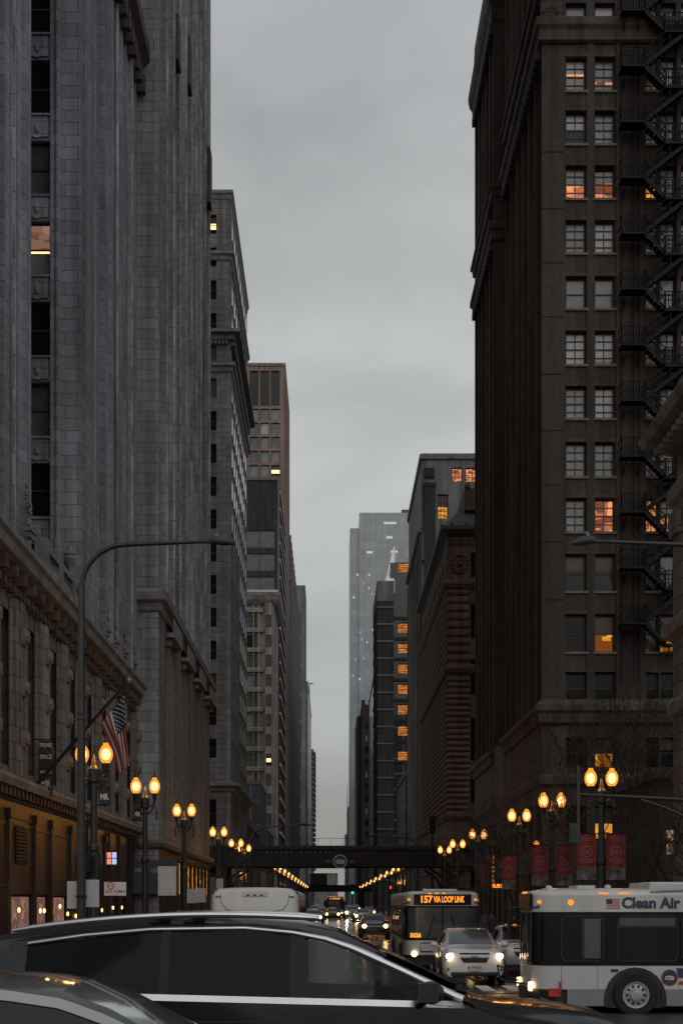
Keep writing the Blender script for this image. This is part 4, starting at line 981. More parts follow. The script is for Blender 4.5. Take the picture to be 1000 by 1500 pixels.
mb = MB(); mb.tube((-1.4,0,.3),(1.4,0,.3),.03); mb.tube((0,0,.5),(0,.4,.9),.03); mb.build('hanger', 'iron', rs, world=False)
E2 = thing('second_railway_bridge', (0, 420, 0), 'far second steel bridge low over the street, beyond the railway', 'railway bridge')
mb = MB(); mb.box(-11,13,418,424,5.6,7.6); mb.build('girder', 'steel_dark', E2)
mb = MB()
for x in (-8,9.5): mb.box(x-.3,x+.3,418.5,419.1,0,5.6)
mb.build('column', 'steel_dark', E2)
mb = MB(); mb.box(-6,-1,417.5,424.5,7.6,11); mb.build('station_house', 'dark_trim', E2)

# ---------------------------------------------------------------- twin globe lamps
def make_lamp(loc, label, group=None, power=130):
    t = thing('street_lamp', loc, label, 'street lamp', group)
    mb = MB(); mb.lathe((0,0,0), [(.30,-.35),(.30,.12),(.24,.2),(.22,.9),(.16,1.05),(.13,1.3)], 10); mb.build('base', 'pole_black', t, world=False)
    mb = MB(); mb.lathe((0,0,1.28), [(.125,0),(.115,2.2),(.15,2.25),(.15,2.38),(.10,2.42),(.09,4.1),(.15,4.15),(.16,4.5),(.09,4.6),(.05,4.75),(.02,4.9)], 10); mb.build('post', 'pole_black', t, world=False)
    mb = MB()
    for s in (-1,1):
        mb.path([(0,0,5.55),(s*.14,0,5.48),(s*.28,0,5.52),(s*.33,0,5.68)], .045, 7); mb.path([(s*.06,0,5.2),(s*.2,0,5.3),(s*.32,0,5.5)], .03, 6)
        mb.lathe((s*.40,0,4.98), [(.01,0),(.05,.08),(.03,.2),(.05,.3),(.02,.5)], 6)
        mb.box(min(0,s*.42),max(0,s*.42),-.03,.03,5.45,5.52)
    mb.build('crossarm', 'pole_black', t, world=False)
    for s in (-1,1):
        mb = MB(); mb.lathe((s*.33,0,5.94), [(.085,0),(.135,.05),(.182,.15),(.196,.25),(.182,.35),(.13,.45),(.082,.50),(.075,.56)], 16); g = mb.build('globe', 'globe', t, world=False, smooth=60)
        mb = MB(); mb.sphere((s*.33,0,6.19),(.13,.13,.165),n=12,k=7); mb.build('bulb', 'bulb', g, world=False, smooth=True)
        mb = MB(); mb.lathe((s*.33,0,5.68), [(.05,0),(.075,.1),(.09,.2),(.11,.258)], 10); mb.lathe((s*.33,0,6.50), [(.085,0),(.075,.05),(.04,.09),(.03,.13),(.012,.2),(.002,.26)], 8); mb.build('fitting', 'pole_black', g, world=False)
        if power:
            ld = bpy.data.lights.new('lamp_light', 'POINT'); ld.energy = power; ld.color = (1,.43,.085); ld.shadow_soft_size = .178
            lo_ = bpy.data.objects.new('lamp_light', ld); COL.objects.link(lo_); lo_.parent = t; lo_.location = (s*.33,0,6.23)
    return t
LX, RX = -6.55, 8.42
def dlamp(px, X): return X*F/(px-VX)
LM = []
for px, lab in ((138,'lit twin-globe lamp beside the flag, one globe behind the grey curved pole'),(213,'lit twin-globe lamp with a small dark banner, in front of the ribbed tower'),(270,'lit twin-globe lamp right of the one carrying the small dark banner'),
                (320,'lit twin-globe lamp on the left just in front of the railway bridge end'),(346,'lit twin-globe lamp at the left end of the bridge, behind a nearer one'),(358,'farthest lit twin-globe lamp before the bridge on the left')):
    LM.append(make_lamp((LX, dlamp(px, LX), .37), lab, power=190))
RM = []
for px, lab in ((880,'lit twin-globe lamp nearest on the right, with two red banners above the bus'),(808,'lit twin-globe lamp with two red banners, left of the nearest right-hand one'),(760,'lit twin-globe lamp among bare branches, left of the red banner pair'),
                (700,'lit twin-globe lamp beside the brown tower corner, right end of the bridge'),(670,'lit twin-globe lamp over the right end of the railway bridge'),(651,'farthest lit twin-globe lamp before the bridge on the right')):
    RM.append(make_lamp((RX, dlamp(px, RX), .13), lab))
far0 = make_lamp((LX, 148, .5), 'lit lamp in the row shrinking away under the bridge, left kerb', 'left lamps beyond the bridge', power=70)
for k in range(1, 16): dup(far0, (LX, 148+k*(13+k*.8), rz(400)+.13))
far1 = make_lamp((RX, 150, .5), 'lit lamp in the row shrinking away under the bridge, right kerb', 'right lamps beyond the bridge', power=70)
for k in range(1, 12): dup(far1, (RX, 150+k*(14+k*1.4), rz(400)+.13))

# banners on the lamps
def red_banner(lamp, s, z0, z1, w, label):
    x0 = .16 if s > 0 else -.16-w
    t = thing('street_banner', lamp.location+Vector((0,0,z0)), label, 'banner')
    mb = MB(); n = 8
    h = z1-z0
    cloth = []
    for k in range(n+1):
        x = x0+w*k/n; cloth.append((x, .02*math.sin(k*1.1)))
    for a, b in zip(cloth[:-1], cloth[1:]):
        for (q0, q1, mt) in ((h*.27,h,0),(0,h*.27,1)):
            mb.quad((a[0],a[1],q0),(b[0],b[1],q0),(b[0],b[1],q1),(a[0],a[1],q1),mt); mb.quad((b[0],b[1]+.012,q0),(a[0],a[1]+.012,q0),(a[0],a[1]+.012,q1),(b[0],b[1]+.012,q1),mt)
    mb.build('cloth', ['banner_red','banner_photo'], t, world=False)
    cx = x0+w/2; mb = MB(); mb.ring((cx,-.035,h*.62),.15,.18,20)
    for k in range(3): mb.box(cx-.10,cx+.10,-.04,-.03,h*.62-.06+k*.045,h*.62-.035+k*.045)
    mb.build('emblem', 'banner_mark', t, world=False)
    mb = MB()
    for k, (ww_, zz_) in enumerate(((.36,.9),(.28,.855),(.44,.44),(.4,.40),(.36,.36))):
        x = cx-ww_/2
        while x < cx+ww_/2-.02: q = random.uniform(.03,.07); mb.box(x,min(x+q,cx+ww_/2),-.04,-.03,h*zz_,h*zz_+.035); x += q+.018
    mb.build('lettering', 'banner_mark', t, world=False)
    mb = MB()
    for z in (-.02, h+.01): mb.tube((0,0,z),(x0+w if s > 0 else x0,0,z),.018,n=6)
    mb.build('bracket', 'iron', t, world=False)
red_banner(RM[0], -1, 3.02, 4.45, .60, 'big red banner left of the nearest right-hand lamp post')
red_banner(RM[0], 1, 3.02, 4.45, .60, 'big red banner right of the nearest right-hand lamp post, behind branches')
red_banner(RM[1], -1, 2.95, 4.5, .62, 'red banner left of the second right-hand lamp post')
red_banner(RM[1], 1, 2.95, 4.5, .62, 'red banner right of the second right-hand lamp post')
red_banner(RM[2], -1, 2.9, 4.4, .62, 'dim red banner on the lamp post among the bare branches')
for lamp, txt, lab, z0 in ((LM[0],'MR','black banner with pale marks hung on the lamp post beside the flag',4.80),(LM[1],'MR','small black banner reading MR on the lamp in front of the ribbed tower',5.0)):
    t = thing('street_banner', lamp.location+Vector((0,0,z0)), lab, 'banner')
    x0 = .13 if lamp is LM[0] else -.45
    mb = MB(); mb.box(x0,x0+.32,-.012,.012,0,.92); mb.build('cloth', 'banner_black', t, world=False)
    text(txt, .22, 'text_white', 'lettering', t, (x0+.16,-.018,.2), bold=.01, fit=.24)
    text('3', .26, 'text_white', 'numeral', t, (x0+.16,-.018,.72)) if lamp is LM[0] else None
    mb = MB()
    for z in (-.02,.94): mb.tube((0,0,z),(x0+.32 if x0 > 0 else x0,0,z),.016,n=6)
    mb.build('bracket', 'iron', t, world=False)

# ---------------------------------------------------------------- curved davit poles over the avenue
def davit(x, y, s, label):
    t = thing('davit_light', (x, y, gz(y)), label, 'street light'); b = -gz(y)
    top = 10.05+b
    mb = MB(); mb.lathe((0,0,0), [(.19,0),(.19,.3),(.12,.5)], 12); mb.build('base', 'pole_black', t, world=False)
    pts = [(0,0,.4),(0,0,5),(0,0,top-1.0)]+[(s*(.95-.95*math.cos(a)),0,top-1.0+.95*math.sin(a)) for a in [PI/2*k/8 for k in range(1,9)]]+[(s*2.72,0,top+.02)]
    mb = MB(); mb.path(pts, [.10,.09,.068]+[.052]*8+[.036], 12); p = mb.build('pole', 'pole_black', t, world=False, smooth=True)
    mb = MB()
    for z in (6.3+b,6.42+b,3.9+b,3.55+b): mb.lathe((0,0,z), [(.085,0),(.10,.01),(.10,.05),(.085,.06)], 12)
    mb.build('strap', 'iron_grey', p, world=False)
    mb = MB(); mb.path([(s*2.62,0,top),(s*2.76,0,top+.05),(s*3.0,0,top+.02),(s*3.22,0,top-.03)], [.03,.085,.1,.03], 10); h = mb.build('lamp_head', 'iron_grey', t, world=False, smooth=True); 
    mb = MB(); mb.lathe((s*2.85,0,top+.11), [(.03,0),(.035,.07),(.02,.09)], 8); mb.build('photocell', 'galvanised', h, world=False)
    return t
d1 = davit(-5.25, 30, 1, 'tall dark curved davit pole on the left with its arm over the avenue')
davit(8.27, 30, -1, 'curved street light arm reaching in from the right, above the near bus')
sg = thing('sign_pair', d1.location+Vector((0,0,2.3)), 'two grey sign backs strapped to the tall curved pole', 'sign')
for a, b, zz0, zz1 in ((-.32,-.06,.02,.60),(.06,.36,.05,.63)):
    mb = MB(); mb.box(a,b,.10,.115,zz0,zz1); mb.build('sign_panel', 'sign_grey', sg, world=False, bevel=.006)
mb = MB(); mb.box(-.1,.1,-.115,.10,.25,.3); mb.build('clamp', 'iron', sg, world=False)
# signal box on the same corner
sb = thing('traffic_signal', (-5.42, 31.5, gz(31.5)), 'black pedestrian signal pole behind the grey sign backs, left corner', 'traffic signal')
mb = MB(); mb.tube((0,0,0),(0,0,4.2),.06,n=10); mb.lathe((0,0,0),[(.2,0),(.16,.4),(.07,.6)],10); mb.build('pole', 'iron', sb, world=False)
for z in (3.0,):
    mb = MB(); mb.box(-.2,.2,-.16,.16,z,z+.5); mb.box(-.17,.17,-.3,-.16,z+.1,z+.45); mb.build('signal_head', 'iron', sb, world=False, bevel=.02)
# sign mast arm on the right
ma = thing('signal_mast_arm', (9.75, 36, gz(36)), 'dark signal mast arm reaching left over the bus from the right edge', 'mast arm')
mb = MB(); mb.lathe((0,0,0), [(.2,0),(.18,5.6),(.12,6.2)], 12); mb.build('pole', 'pole_black', ma, world=False)
mb = MB(); mb.path([(0,0,5.0),(-1.2,0,5.08),(-3.5,0,5.19)], [.06,.055,.04], 10); mb.path([(0,0,4.1),(-.4,0,4.45),(-1.3,0,4.85),(-1.9,0,5.06)], [.05,.045,.04,.035], 8); mb.build('arm', 'pole_black', ma, world=False)
mb = MB(); mb.box(-3.53,-3.47,-.09,-.02,4.45,5.92); mb.build('signal_bracket', 'iron_grey', ma, world=False)
mb = MB(); mb.box(-3.72,-3.45,-.1,.1,3.95,4.44); mb.box(-3.68,-3.5,.1,.28,4.0,4.4); mb.build('signal_back', 'copper_green', ma, world=False, bevel=.02)
# signals and davits near the railway
def signal(x, y, h, label, green=False):
    t = thing('traffic_signal', (x,y,.0), label, 'traffic signal')
    mb = MB(); mb.tube((0,0,0),(0,0,h),.1,.07,n=8); mb.build('pole', 'iron', t, world=False)
    mb = MB(); mb.box(-.25,.25,-.2,.2,h-1.1,h+.3); 
    for k in range(3): mb.tube((0,-.2,h-.85+k*.42),(0,-.5,h-.85+k*.42),.16,n=8)
    mb.build('signal_head', 'iron', t, world=False)
    if green: mb = MB(); mb.disc((0,-.52,h-.85),.2,12); mb.build('green_lens', 'signal_green', t, world=False)
    return t
signal(8.3, 116, 9.2, 'black signal on a tall pole above the right end of the railway bridge')
signal(pix(516,1290,190).x, 190, 4.6, 'small green traffic light hanging low under the bridge', True)
for k, (px, py, D) in enumerate(((571,1300,230),(584,1307,260))):
    p = pix(px, py, D); t = thing('stop_light', (p.x, p.y, 0), ('red stop light right of centre under the bridge, upper one' if k == 0 else 'red stop light right of centre under the bridge, lower one'), 'traffic signal')
    mb = MB(); mb.tube((0,.2,0),(0,.2,p.z),.08,n=6); mb.box(-.2,.2,0,.25,p.z-.9,p.z+.3); mb.build('signal_head', 'iron', t, world=False)
    mb = MB(); mb.disc((0,-.02,p.z),.24,12); mb.build('red_lens', 'tail_red', t, world=False)
def small_davit(x, y, s, h, label):
    t = thing('davit_light', (x,y,.1), label, 'street light')
    mb = MB(); mb.path([(0,0,0),(0,0,h-1.2),(s*.3,0,h-.4),(s*1.2,0,h),(s*4.2,0,h+.2)], [.12,.1,.08,.07,.05], 8); mb.build('pole', 'pole_black', t, world=False, smooth=True)
    mb = MB(); mb.path([(s*4.0,0,h+.2),(s*4.4,0,h+.25),(s*5,0,h+.15)], [.06,.14,.06], 8); mb.build('lamp_head', 'iron_grey', t, world=False)
small_davit(-6.6, 118, 1, 8.6, 'small curved street light over the left end of the bridge')
small_davit(8.6, 141, -1, 8.8, 'small curved street light left of the black signal, beyond the bridge')

# ---------------------------------------------------------------- signs on the left pavement
def post_sign(px, D, y0, y1, w, label, front=None):
    p = pix(px, y1, D); zt = CAM+(VY-y0)*D/F; zb = p.z
    t = thing('street_sign', (p.x, D, .13), label, 'sign')
    mb = MB(); mb.box(-.03,.03,.0,.05,0,zt-.13+.05); mb.build('post', 'iron', t, world=False)
    mb = MB(); mb.box(-w/2,w/2,-.02,-.002,zb-.13,zt-.13); mb.build('sign_panel', 'sign_white' if front else 'sign_grey', t, world=False, bevel=.004)
    if front:
        h = zt-zb; mb = MB(); mb.ring((-w*.2,-.026,zt-.13-h*.28),.085,.115,16); mb.box(-w*.2-.1,-w*.2+.1,-.028,-.022,zt-.13-h*.28-.012,zt-.13-h*.28+.012); mb.build('prohibition_mark', 'sign_red', t, world=False)
        text('NO TURN', .13, 'sign_black', 'lettering', t, (0.0,-.025,zb-.13+h*.3))
post_sign(169, 44, 1292, 1312, .68, 'small white sign with red prohibition circle on the left pavement', True)
post_sign(245, 47, 1269, 1312, .60, 'tall plain grey sign back in front of the navy leasing board')
post_sign(281, 62, 1302, 1323, .42, 'low grey sign back, left of a matching pair by the railings')
post_sign(295, 62, 1301, 1322, .40, 'low grey sign back, right of a matching pair by the railings')
post_sign(322, 80, 1287, 1302, .40, 'small pale sign back under the left lamps near the bridge')
rl = thing('pavement_railing', (-6.4, 60, .13), 'grey pavement railing beyond the white bus roof, left kerb', 'railing')
mb = MB()
for k in range(16): mb.box(-.06,.06,k*.9-.05,k*.9+.05,0,2.0)
mb.build('upright', 'galvanised', rl, world=False); mb = MB(); mb.box(-.05,.05,0,14,2.0,2.08); mb.build('top_rail', 'iron', rl, world=False)

# ---------------------------------------------------------------- office banner and flag on the left building
ob = thing('office_banner', (XA+.3, 51.5, 9.0), 'dark vertical banner reading PRIME OFFICE SPACE on the left building', 'banner')
D0 = 50.2; mb = MB(); ob.location = (-10.03, D0, 0)
Zb = lambda py: CAM+(VY-py)*D0/F
mb.box(-.24,.235,-.02,.02,Zb(1163),Zb(1085)); mb.build('cloth', 'banner_black', ob, world=False)
mb = MB(); mb.box(-.235,.23,-.03,-.021,Zb(1160),Zb(1140)); mb.build('logo_field', 'sign_black', ob, world=False)
for tx, py, s_, mt in (('PRIME',1092,.22,'text_white'),('OFFICE',1101,.20,'cloth_grey'),('SPACE',1109,.22,'text_white'),('4-5600',1131,.13,'text_white'),('MR',1149,.36,'text_white')):
    text(tx, s_, mt, 'lettering', ob, (0,-.036,Zb(py)), bold=.006, fit=.42 if tx != 'MR' else .34)
for py in (1140.5,1158): 
    mb = MB(); 
    for k in range(6): mb.box(-.2+k*.07,-.16+k*.07,-.036,-.031,Zb(py)-.03,Zb(py)+.03)
    mb.build('red_lettering', 'text_red', ob, world=False)
mb = MB()
for py in (1083,1165): mb.tube((-.5,0,Zb(py)),(.25,0,Zb(py)),.02,n=6)
mb.build('bracket', 'iron', ob, world=False)

p0 = pix(40,1157,49.6); p0.x = XA+.1; p1 = pix(189,997,47.0)
fp = thing('flagpole', p0, 'long slanted flagpole rising from the left building towards the street', 'flagpole')
mb = MB(); mb.path([p0, p0.lerp(p1,.5), p1], [.075,.065,.045], 10); mb.build('pole', 'iron_grey', fp, smooth=True)
mb = MB(); mb.sphere(p1, .10, n=10, k=6); mb.build('finial', 'galvanised', fp, smooth=True)
mb = MB(); mb.box(p0.x-.1,p0.x+.25,p0.y-.2,p0.y+.2,p0.z-.2,p0.z+.15); mb.build('bracket', 'iron', fp)
# flag: hoist along the pole, cloth hanging down in folds
HA = pix(183,1018,47.1); HB = pix(150,1056,47.4)
fl = thing('flag', HA, 'stars and stripes flag hanging in folds from the slanted pole', 'flag')
nu, nv = 39, 26
TL = pix(183,1016,47.05); BL = pix(147,1062,47.45); TR = pix(190,1120,47.1); BR = pix(177,1133,47.5)
def fpnt(u, v):                                   # u: hoist 0..1 from the pole tip down, v: 0 hoist .. 1 fly end
    a = TL.lerp(BL, u); b = TR.lerp(BR, u); p = a.lerp(b, v)
    p = p + Vector((.05*math.sin(u*9+v*2)*v + .10*math.sin(v*PI)*(u-.3), -.14*math.sin(u*11+v*3)*(.25+v*.75), -.06*math.sin(v*PI)*(1-u)))
    return p
def patch(u0, u1, v0, v1, nu_, nv_, mb, off=0., m=0):
    for i in range(nu_):
        for j in range(nv_):
            q = [fpnt(u0+(u1-u0)*(i+a)/nu_, v0+(v1-v0)*(j+b)/nv_)+Vector((0,off,0)) for a, b in ((0,0),(1,0),(1,1),(0,1))]; mb.quad(*q, m)
mb = MB()
for k in range(13):
    u0, u1 = k/13, (k+1)/13; v0 = .42 if k < 7 else 0
    patch(u0,u1,v0,1,3,18,mb,0,k % 2)
mb.build('striped_field', ['flag_red','flag_white'], fl, smooth=80)
mb = MB(); patch(0,7/13,0,.42,14,10,mb); mb.build('canton', 'flag_blue', fl, smooth=80)
mb = MB()
for i in range(9):
    for j in range(6 if i % 2 == 0 else 5):
        u = 7/13*(i+.5)/9.2; v = .42*(j+(.5 if i % 2 == 0 else 1.0))/6.2; c = fpnt(u,v)+Vector((0,-.012,0)); pts = []
        for s in range(10): a = PI/2+s*PI/5; r = .034 if s % 2 == 0 else .014; pts.append(c+Vector((r*math.cos(a),0,r*math.sin(a))))
        mb.poly(pts)
mb.build('stars', 'flag_white', fl)

# ---------------------------------------------------------------- lit shop signs on the right
ns = thing('vertical_sign', (RX+3.0, 92, 2.6), 'vertical lit sign spelling STAPLES on the brown tower', 'sign')
pS = pix(722,1275,92); ns.location = (pS.x, 92, pix(722,1302,92).z); hS = pix(0,1252,92).z-ns.location.z
mb = MB(); mb.box(-.28,.28,0,.2,0,hS); mb.build('sign_case', 'sign_black', ns, world=False)
for k, ch in enumerate('STAPLES'): text(ch, .30, 'neon_red', 'letter', ns, (0,-.01,hS*(1-(k+.6)/7.2)), bold=.01)
mb = MB(); mb.box(.28,1.4,.08,.12,.3,.36); mb.box(.28,1.4,.08,.12,hS-.4,hS-.34); mb.build('bracket', 'iron', ns, world=False)
for px, lab in ((707,'narrow dark red vertical sign left of the lit lettered one, farther left'),(714,'narrow dark red vertical sign just left of the lit lettered one')):
    t = thing('vertical_sign', (pix(px,0,92.5).x, 92.5, ns.location.z), lab, 'sign'); mb = MB(); mb.box(-.14,.14,0,.15,0,hS*.98); mb.build('sign_case', 'dark_trim', t, world=False)
    mb = MB()
    for k in range(11): mb.box(-.07,.07,-.02,-.001,.2+k*hS/12,.2+k*hS/12+.09)
    mb.build('lettering', 'text_red', t, world=False)
ss = thing('shop_sign', pix(728,1298,88), 'small lit orange shop sign reading SUBS below the vertical lettered sign', 'sign')
mb = MB(); mb.box(-.42,.42,0,.12,-.16,.16); mb.build('sign_case', 'sign_black', ss, world=False); text('SUBS', .3, 'led_orange', 'lettering', ss, (0,-.01,0), bold=.012)
mb = MB(); mb.box(.42,1.6,.04,.08,.05,.1); mb.build('bracket', 'iron', ss, world=False)
gl = thing('globe_wall_light', pix(785,1236,80), 'small glowing amber wall light behind the second pair of red banners', 'wall light')
mb = MB(); mb.sphere((0,0,0),.17,n=10,k=6); mb.build('globe', 'marker_amber', gl, world=False); mb = MB(); mb.box(-.03,.03,-.03,4,-.25,-.17); mb.build('bracket', 'iron', gl, world=False)

# ---------------------------------------------------------------- bare trees on the right pavement
def bare_tree(loc, h, seed, label, spread=.55, depth=6, r0=.13, lean=(0,0)):
    R = random.Random(seed); t = thing('bare_tree', loc, label, 'tree'); tr, br = MB(), MB()
    def grow(p, d, ln, r, lv):
        n = 3; pts = [p]; rs = [r]
        for k in range(n):
            d = (d+Vector((R.uniform(-1,1),R.uniform(-1,1),R.uniform(-.5,.7)))*.16).normalized(); p = p+d*ln/n; pts.append(p); rs.append(max(.011, r*(1-.38*(k+1)/n)))
        (tr if lv == 0 else br).path(pts, rs, 7 if lv < 2 else (5 if lv < 4 else 3))
        if lv >= depth: return
        for k in range(3 if lv < 5 else 2):
            a = R.uniform(0, 2*PI); s = R.uniform(.35,1.)*spread*1.5; q = d.orthogonal().normalized(); q = (q*math.cos(a)+d.cross(q)*math.sin(a))
            nd = (d+q*s+Vector((0,0,.12))).normalized(); st = pts[-1] if k < 2 else pts[-2]
            grow(st, nd, ln*R.uniform(.62,.86), rs[-1]*R.uniform(.6,.85) if k else rs[-1]*.9, lv+1)
    grow(Vector((0,0,0)), Vector((lean[0],lean[1],1)).normalized(), h*.3, r0, 0)
    tr.build('trunk', 'bark', t, world=False, smooth=True); br.build('crown', 'bark', t, world=False); return t
bare_tree((9.6,50,.13), 9.5, 3, 'bare dark tree behind the nearest red banners, rightmost of the row', .6, r0=.11)
bare_tree((10.0,66,.13), 8.0, 8, 'bare dark tree between the second lamp and its red banners', .5, 5, .12)
bare_tree((9.55,73,.13), 8.0, 12, 'bare tree whose branches cross the third right-hand lamp', .55, 6, .13)
bare_tree((12.6,57,.13), 11.5, 21, 'tall bare tree in front of the fire-escape wall at the right edge', .62, 6, .13)
bare_tree((14.6,62,.13), 10.5, 30, 'bare tree beside the lit annex window in the gap', .6, 6, .12)
bare_tree((11.6,46,.13), 7.0, 41, 'bare spreading tree behind the roof unit of the near bus', .75, 6, .12, (.1,0))
# ---------------------------------------------------------------- vehicles
def wheel(parent, x, y, r, w, world=False, s=1):
    mb = MB(); mb.lathe((x,y,r), [(r*.62,-w/2),(r*.93,-w/2),(r,-w/2+.04),(r,w/2-.04),(r*.93,w/2),(r*.62,w/2),(r*.58,w/2-.06)], 28, axis='x', cap=False); t = mb.build('tyre', 'rubber', parent, world=False, smooth=40)
    mb = MB(); o = s*w/2
    mb.lathe((x,y,r), [(r*.63,o-s*.07),(r*.60,o-s*.005),(r*.54,o-s*.01),(r*.50,o-s*.05),(r*.30,o-s*.03),(r*.26,o+s*.02),(r*.12,o+s*.03)], 28, axis='x'); rm = mb.build('rim', 'rim', t, world=False, smooth=40)
    mb = MB()
    for k in range(10):
        a = 2*PI*k/10; mb.lathe((x, y+math.cos(a)*r*.40, r+math.sin(a)*r*.40), [(.032 if r > .45 else .025, o-s*.035),(.03 if r > .45 else .02, o-s*.02)], 8, axis='x')
    mb.build('wheel_hole', 'rubber', rm, world=False); return t
def bus(loc, rz, label, route=None, number=None, side=False, rear=False):
    """front at y=0 facing -y, length along +y, driver side at +x"""
    W, Ln, H = 1.3, 12.0, 2.83
    t = thing('city_bus', loc, label, 'bus', None, rz)
    nose = [(0,.82),(.02,.95),(.10,1.10),(.22,1.22),(.40,1.285),(.7,1.3)]                        # plan outline of the nose
    plan = [(-x,y) for y, x in nose[::-1]]; plan = [(-W,Ln)]+plan+[(x,y) for y, x in nose]+[(W,Ln)]
    def band(mb, z0, z1, off=0., m=0, pl=plan): 
        mb.extrude([(x*(1+off/1.3),y-off*(1 if y < .5 else 0)) for x, y in pl], z0, z1, m)
    mb = MB(); band(mb, .61, 1.13); band(mb, 2.33, 2.70)
    mb.quad((-W,Ln,.3),(W,Ln,.3),(W,Ln,2.7),(-W,Ln,2.7))
    b = mb.build('body', 'bus_white', t, world=False, smooth=30)
    mb = MB()                                                                                     # domed roof
    ys = [0.02,.15,.5,4,8,11.6,Ln]
    sec = [(1.0,2.70),(.985,2.76),(.93,2.81),(.75,2.845),(.4,2.865),(0,2.87)]
    def halfw(y):
        for (ya,xa),(yb,xb) in zip(nose[:-1],nose[1:]):
            if y <= yb: return xa+(xb-xa)*max(0,(y-ya))/(yb-ya)
        return W
    ring_ = []
    for y in ys:
        hw = halfw(y); dz = -.06 if y < .1 else (-.02 if y < .3 else 0); ring_.append([(hw*s, y, 2.70+(z-2.70)*(1 if y > .3 else .6)) for s, z in sec]+[(-hw*s, y, 2.70+(z-2.70)*(1 if y > .3 else .6)) for s, z in sec[::-1][1:]])
    for r0_, r1_ in zip(ring_[:-1],ring_[1:]):
        for k in range(len(r0_)-1): mb.quad(r0_[k],r0_[k+1],r1_[k+1],r1_[k])
    mb.poly(ring_[0]); mb.build('roof', 'bus_white', t, world=False, smooth=50)
    mb = MB(); band(mb, 1.131, 2.329, -.012); mb.build('window_band', 'bus_black', t, world=False, smooth=30)
    # skirt with wheel arches
    mb = MB(); ax = [2.26, 8.4]
    for s in (-1,1):
        yy = .75
        for a in ax+[None]:
            ye = Ln if a is None else a-.60
            mb.quad((s*W,yy,.24),(s*W,ye,.24),(s*W,ye,.609),(s*W,yy,.609)); 
            if a is not None: yy = a+.60
    mb.quad((-W,Ln,.3),(W,Ln,.3),(W,Ln-.01,.6),(-W,Ln-.01,.6)); mb.build('skirt', 'bus_grey', t, world=False)
    mb = MB()
    for s in (-1,1):
        for a in ax:
            pts = [(a+.69*math.cos(k*PI/12), .40+.70*math.sin(k*PI/12)) for k in range(13)]; inn = [(a+.59*math.cos(k*PI/12), .42+.60*math.sin(k*PI/12)) for k in range(13)]
            for k in range(12):
                mb.quad((s*(W+.025),*pts[k]),(s*(W+.025),*pts[k+1]),(s*(W+.025),*inn[k+1]),(s*(W+.025),*inn[k])); mb.quad((s*(W+.025),*pts[k]),(s*(W+.025),*pts[k+1]),(s*(W-.03),*pts[k+1]),(s*(W-.03),*pts[k]))
            mb.poly([(s*(W+.003),y_,z_) for y_, z_ in inn]+[(s*(W+.003),a-.59,.2),(s*(W+.003),a+.59,.2)][::1])
            mb.box(min(s*(W+.025),s*(W-.02)),max(s*(W+.025),s*(W-.02)),a+.59,a+.69,.22,.40); mb.box(min(s*(W+.025),s*(W-.02)),max(s*(W+.025),s*(W-.02)),a-.69,a-.59,.22,.40)
    mb.pieces('wheel_arch', 'plastic_black', t, world=False)
    for a in ax:
        for s in (-1,1): wheel(t, s*(W-.05), a, .49, .31, s=s)
    mb = MB(); mb.box(-1.2,1.2,.5,Ln-.1,.3,.6); mb.build('chassis', 'plastic_black', t, world=False)
    # side windows
    for s in (-1,1):
        for (a, bb, k) in ((.62,1.55,0),(1.85,3.2,1),(3.3,4.65,1),(4.75,6.1,1),(6.2,7.55,1),(7.65,9.0,1),(9.1,10.4,1)):
            x = s*(W+.004)*.99+s*.012; mb = MB(); z0, z1 = 1.24, 2.24
            rr = [(a+.08,z0),(bb-.08,z0),(bb,z0+.08),(bb,z1-.08),(bb-.08,z1),(a+.08,z1),(a,z1-.08),(a,z0+.08)]
            mb.poly([(x,y_,z_) for y_, z_ in (rr if s > 0 else rr[::-1])]); wd = mb.build('side_window', 'glass_dark', t, world=False)
            mb = MB()
            for (p_, q_) in zip(rr, rr[1:]+rr[:1]): mb.tube((x+s*.008,*p_),(x+s*.008,*q_),.016,n=4)
            if k: mb.box(min(x,x+s*.02),max(x,x+s*.02),a,bb,1.98,2.01)
            else: mb.box(min(x,x+s*.02),max(x,x+s*.02),(a+bb)/2-.02,(a+bb)/2+.02,z0,z1)
            mb.build('window_frame', 'plastic_black', wd, world=False)
            mb = MB(); xx_ = x+s*.004
            if k: mb.quad((xx_,a+.05,2.02),(xx_,bb-.05,2.02),(xx_,bb-.05,2.2),(xx_,a+.05,2.2))
            else: mb.quad((xx_,(a+bb)/2+.04,z0+.06),(xx_,bb-.06,z0+.06),(xx_,bb-.06,z1-.06),(xx_,(a+bb)/2+.04,z1-.06))
            mb.build('sliding_pane', 'glass_dim', wd, world=False)
    # front: mask, two windscreen halves, destination display, bumper, headlights, rack
    def fx(x):                                                                                    # y of the nose at lateral x
        ax_ = abs(x)
        for (ya,xa),(yb,xb) in zip(nose[:-1],nose[1:]):
            if ax_ <= xa: return ya
            if ax_ <= xb: return ya+(yb-ya)*(ax_-xa)/(xb-xa)
        return .7
    def fpatch(name, mat, x0, x1, z0, z1, off, n=8, parent=t):
        q = MB()
        for k in range(n):
            a, b_ = x0+(x1-x0)*k/n, x0+(x1-x0)*(k+1)/n; q.quad((a,fx(a)-off,z0),(b_,fx(b_)-off,z0),(b_,fx(b_)-off,z1),(a,fx(a)-off,z1))
        return q.build(name, mat, parent, world=False, smooth=True)
    for a, b_ in ((-1.2,-.03),(.03,1.2)): fpatch('windscreen', 'glass_dark' if side else 'glass_dim', a, b_, 1.2, 2.27, .014)
    mk = fpatch('display_box', 'bus_black', -1.0, 1.0, 2.36, 2.74, .03)
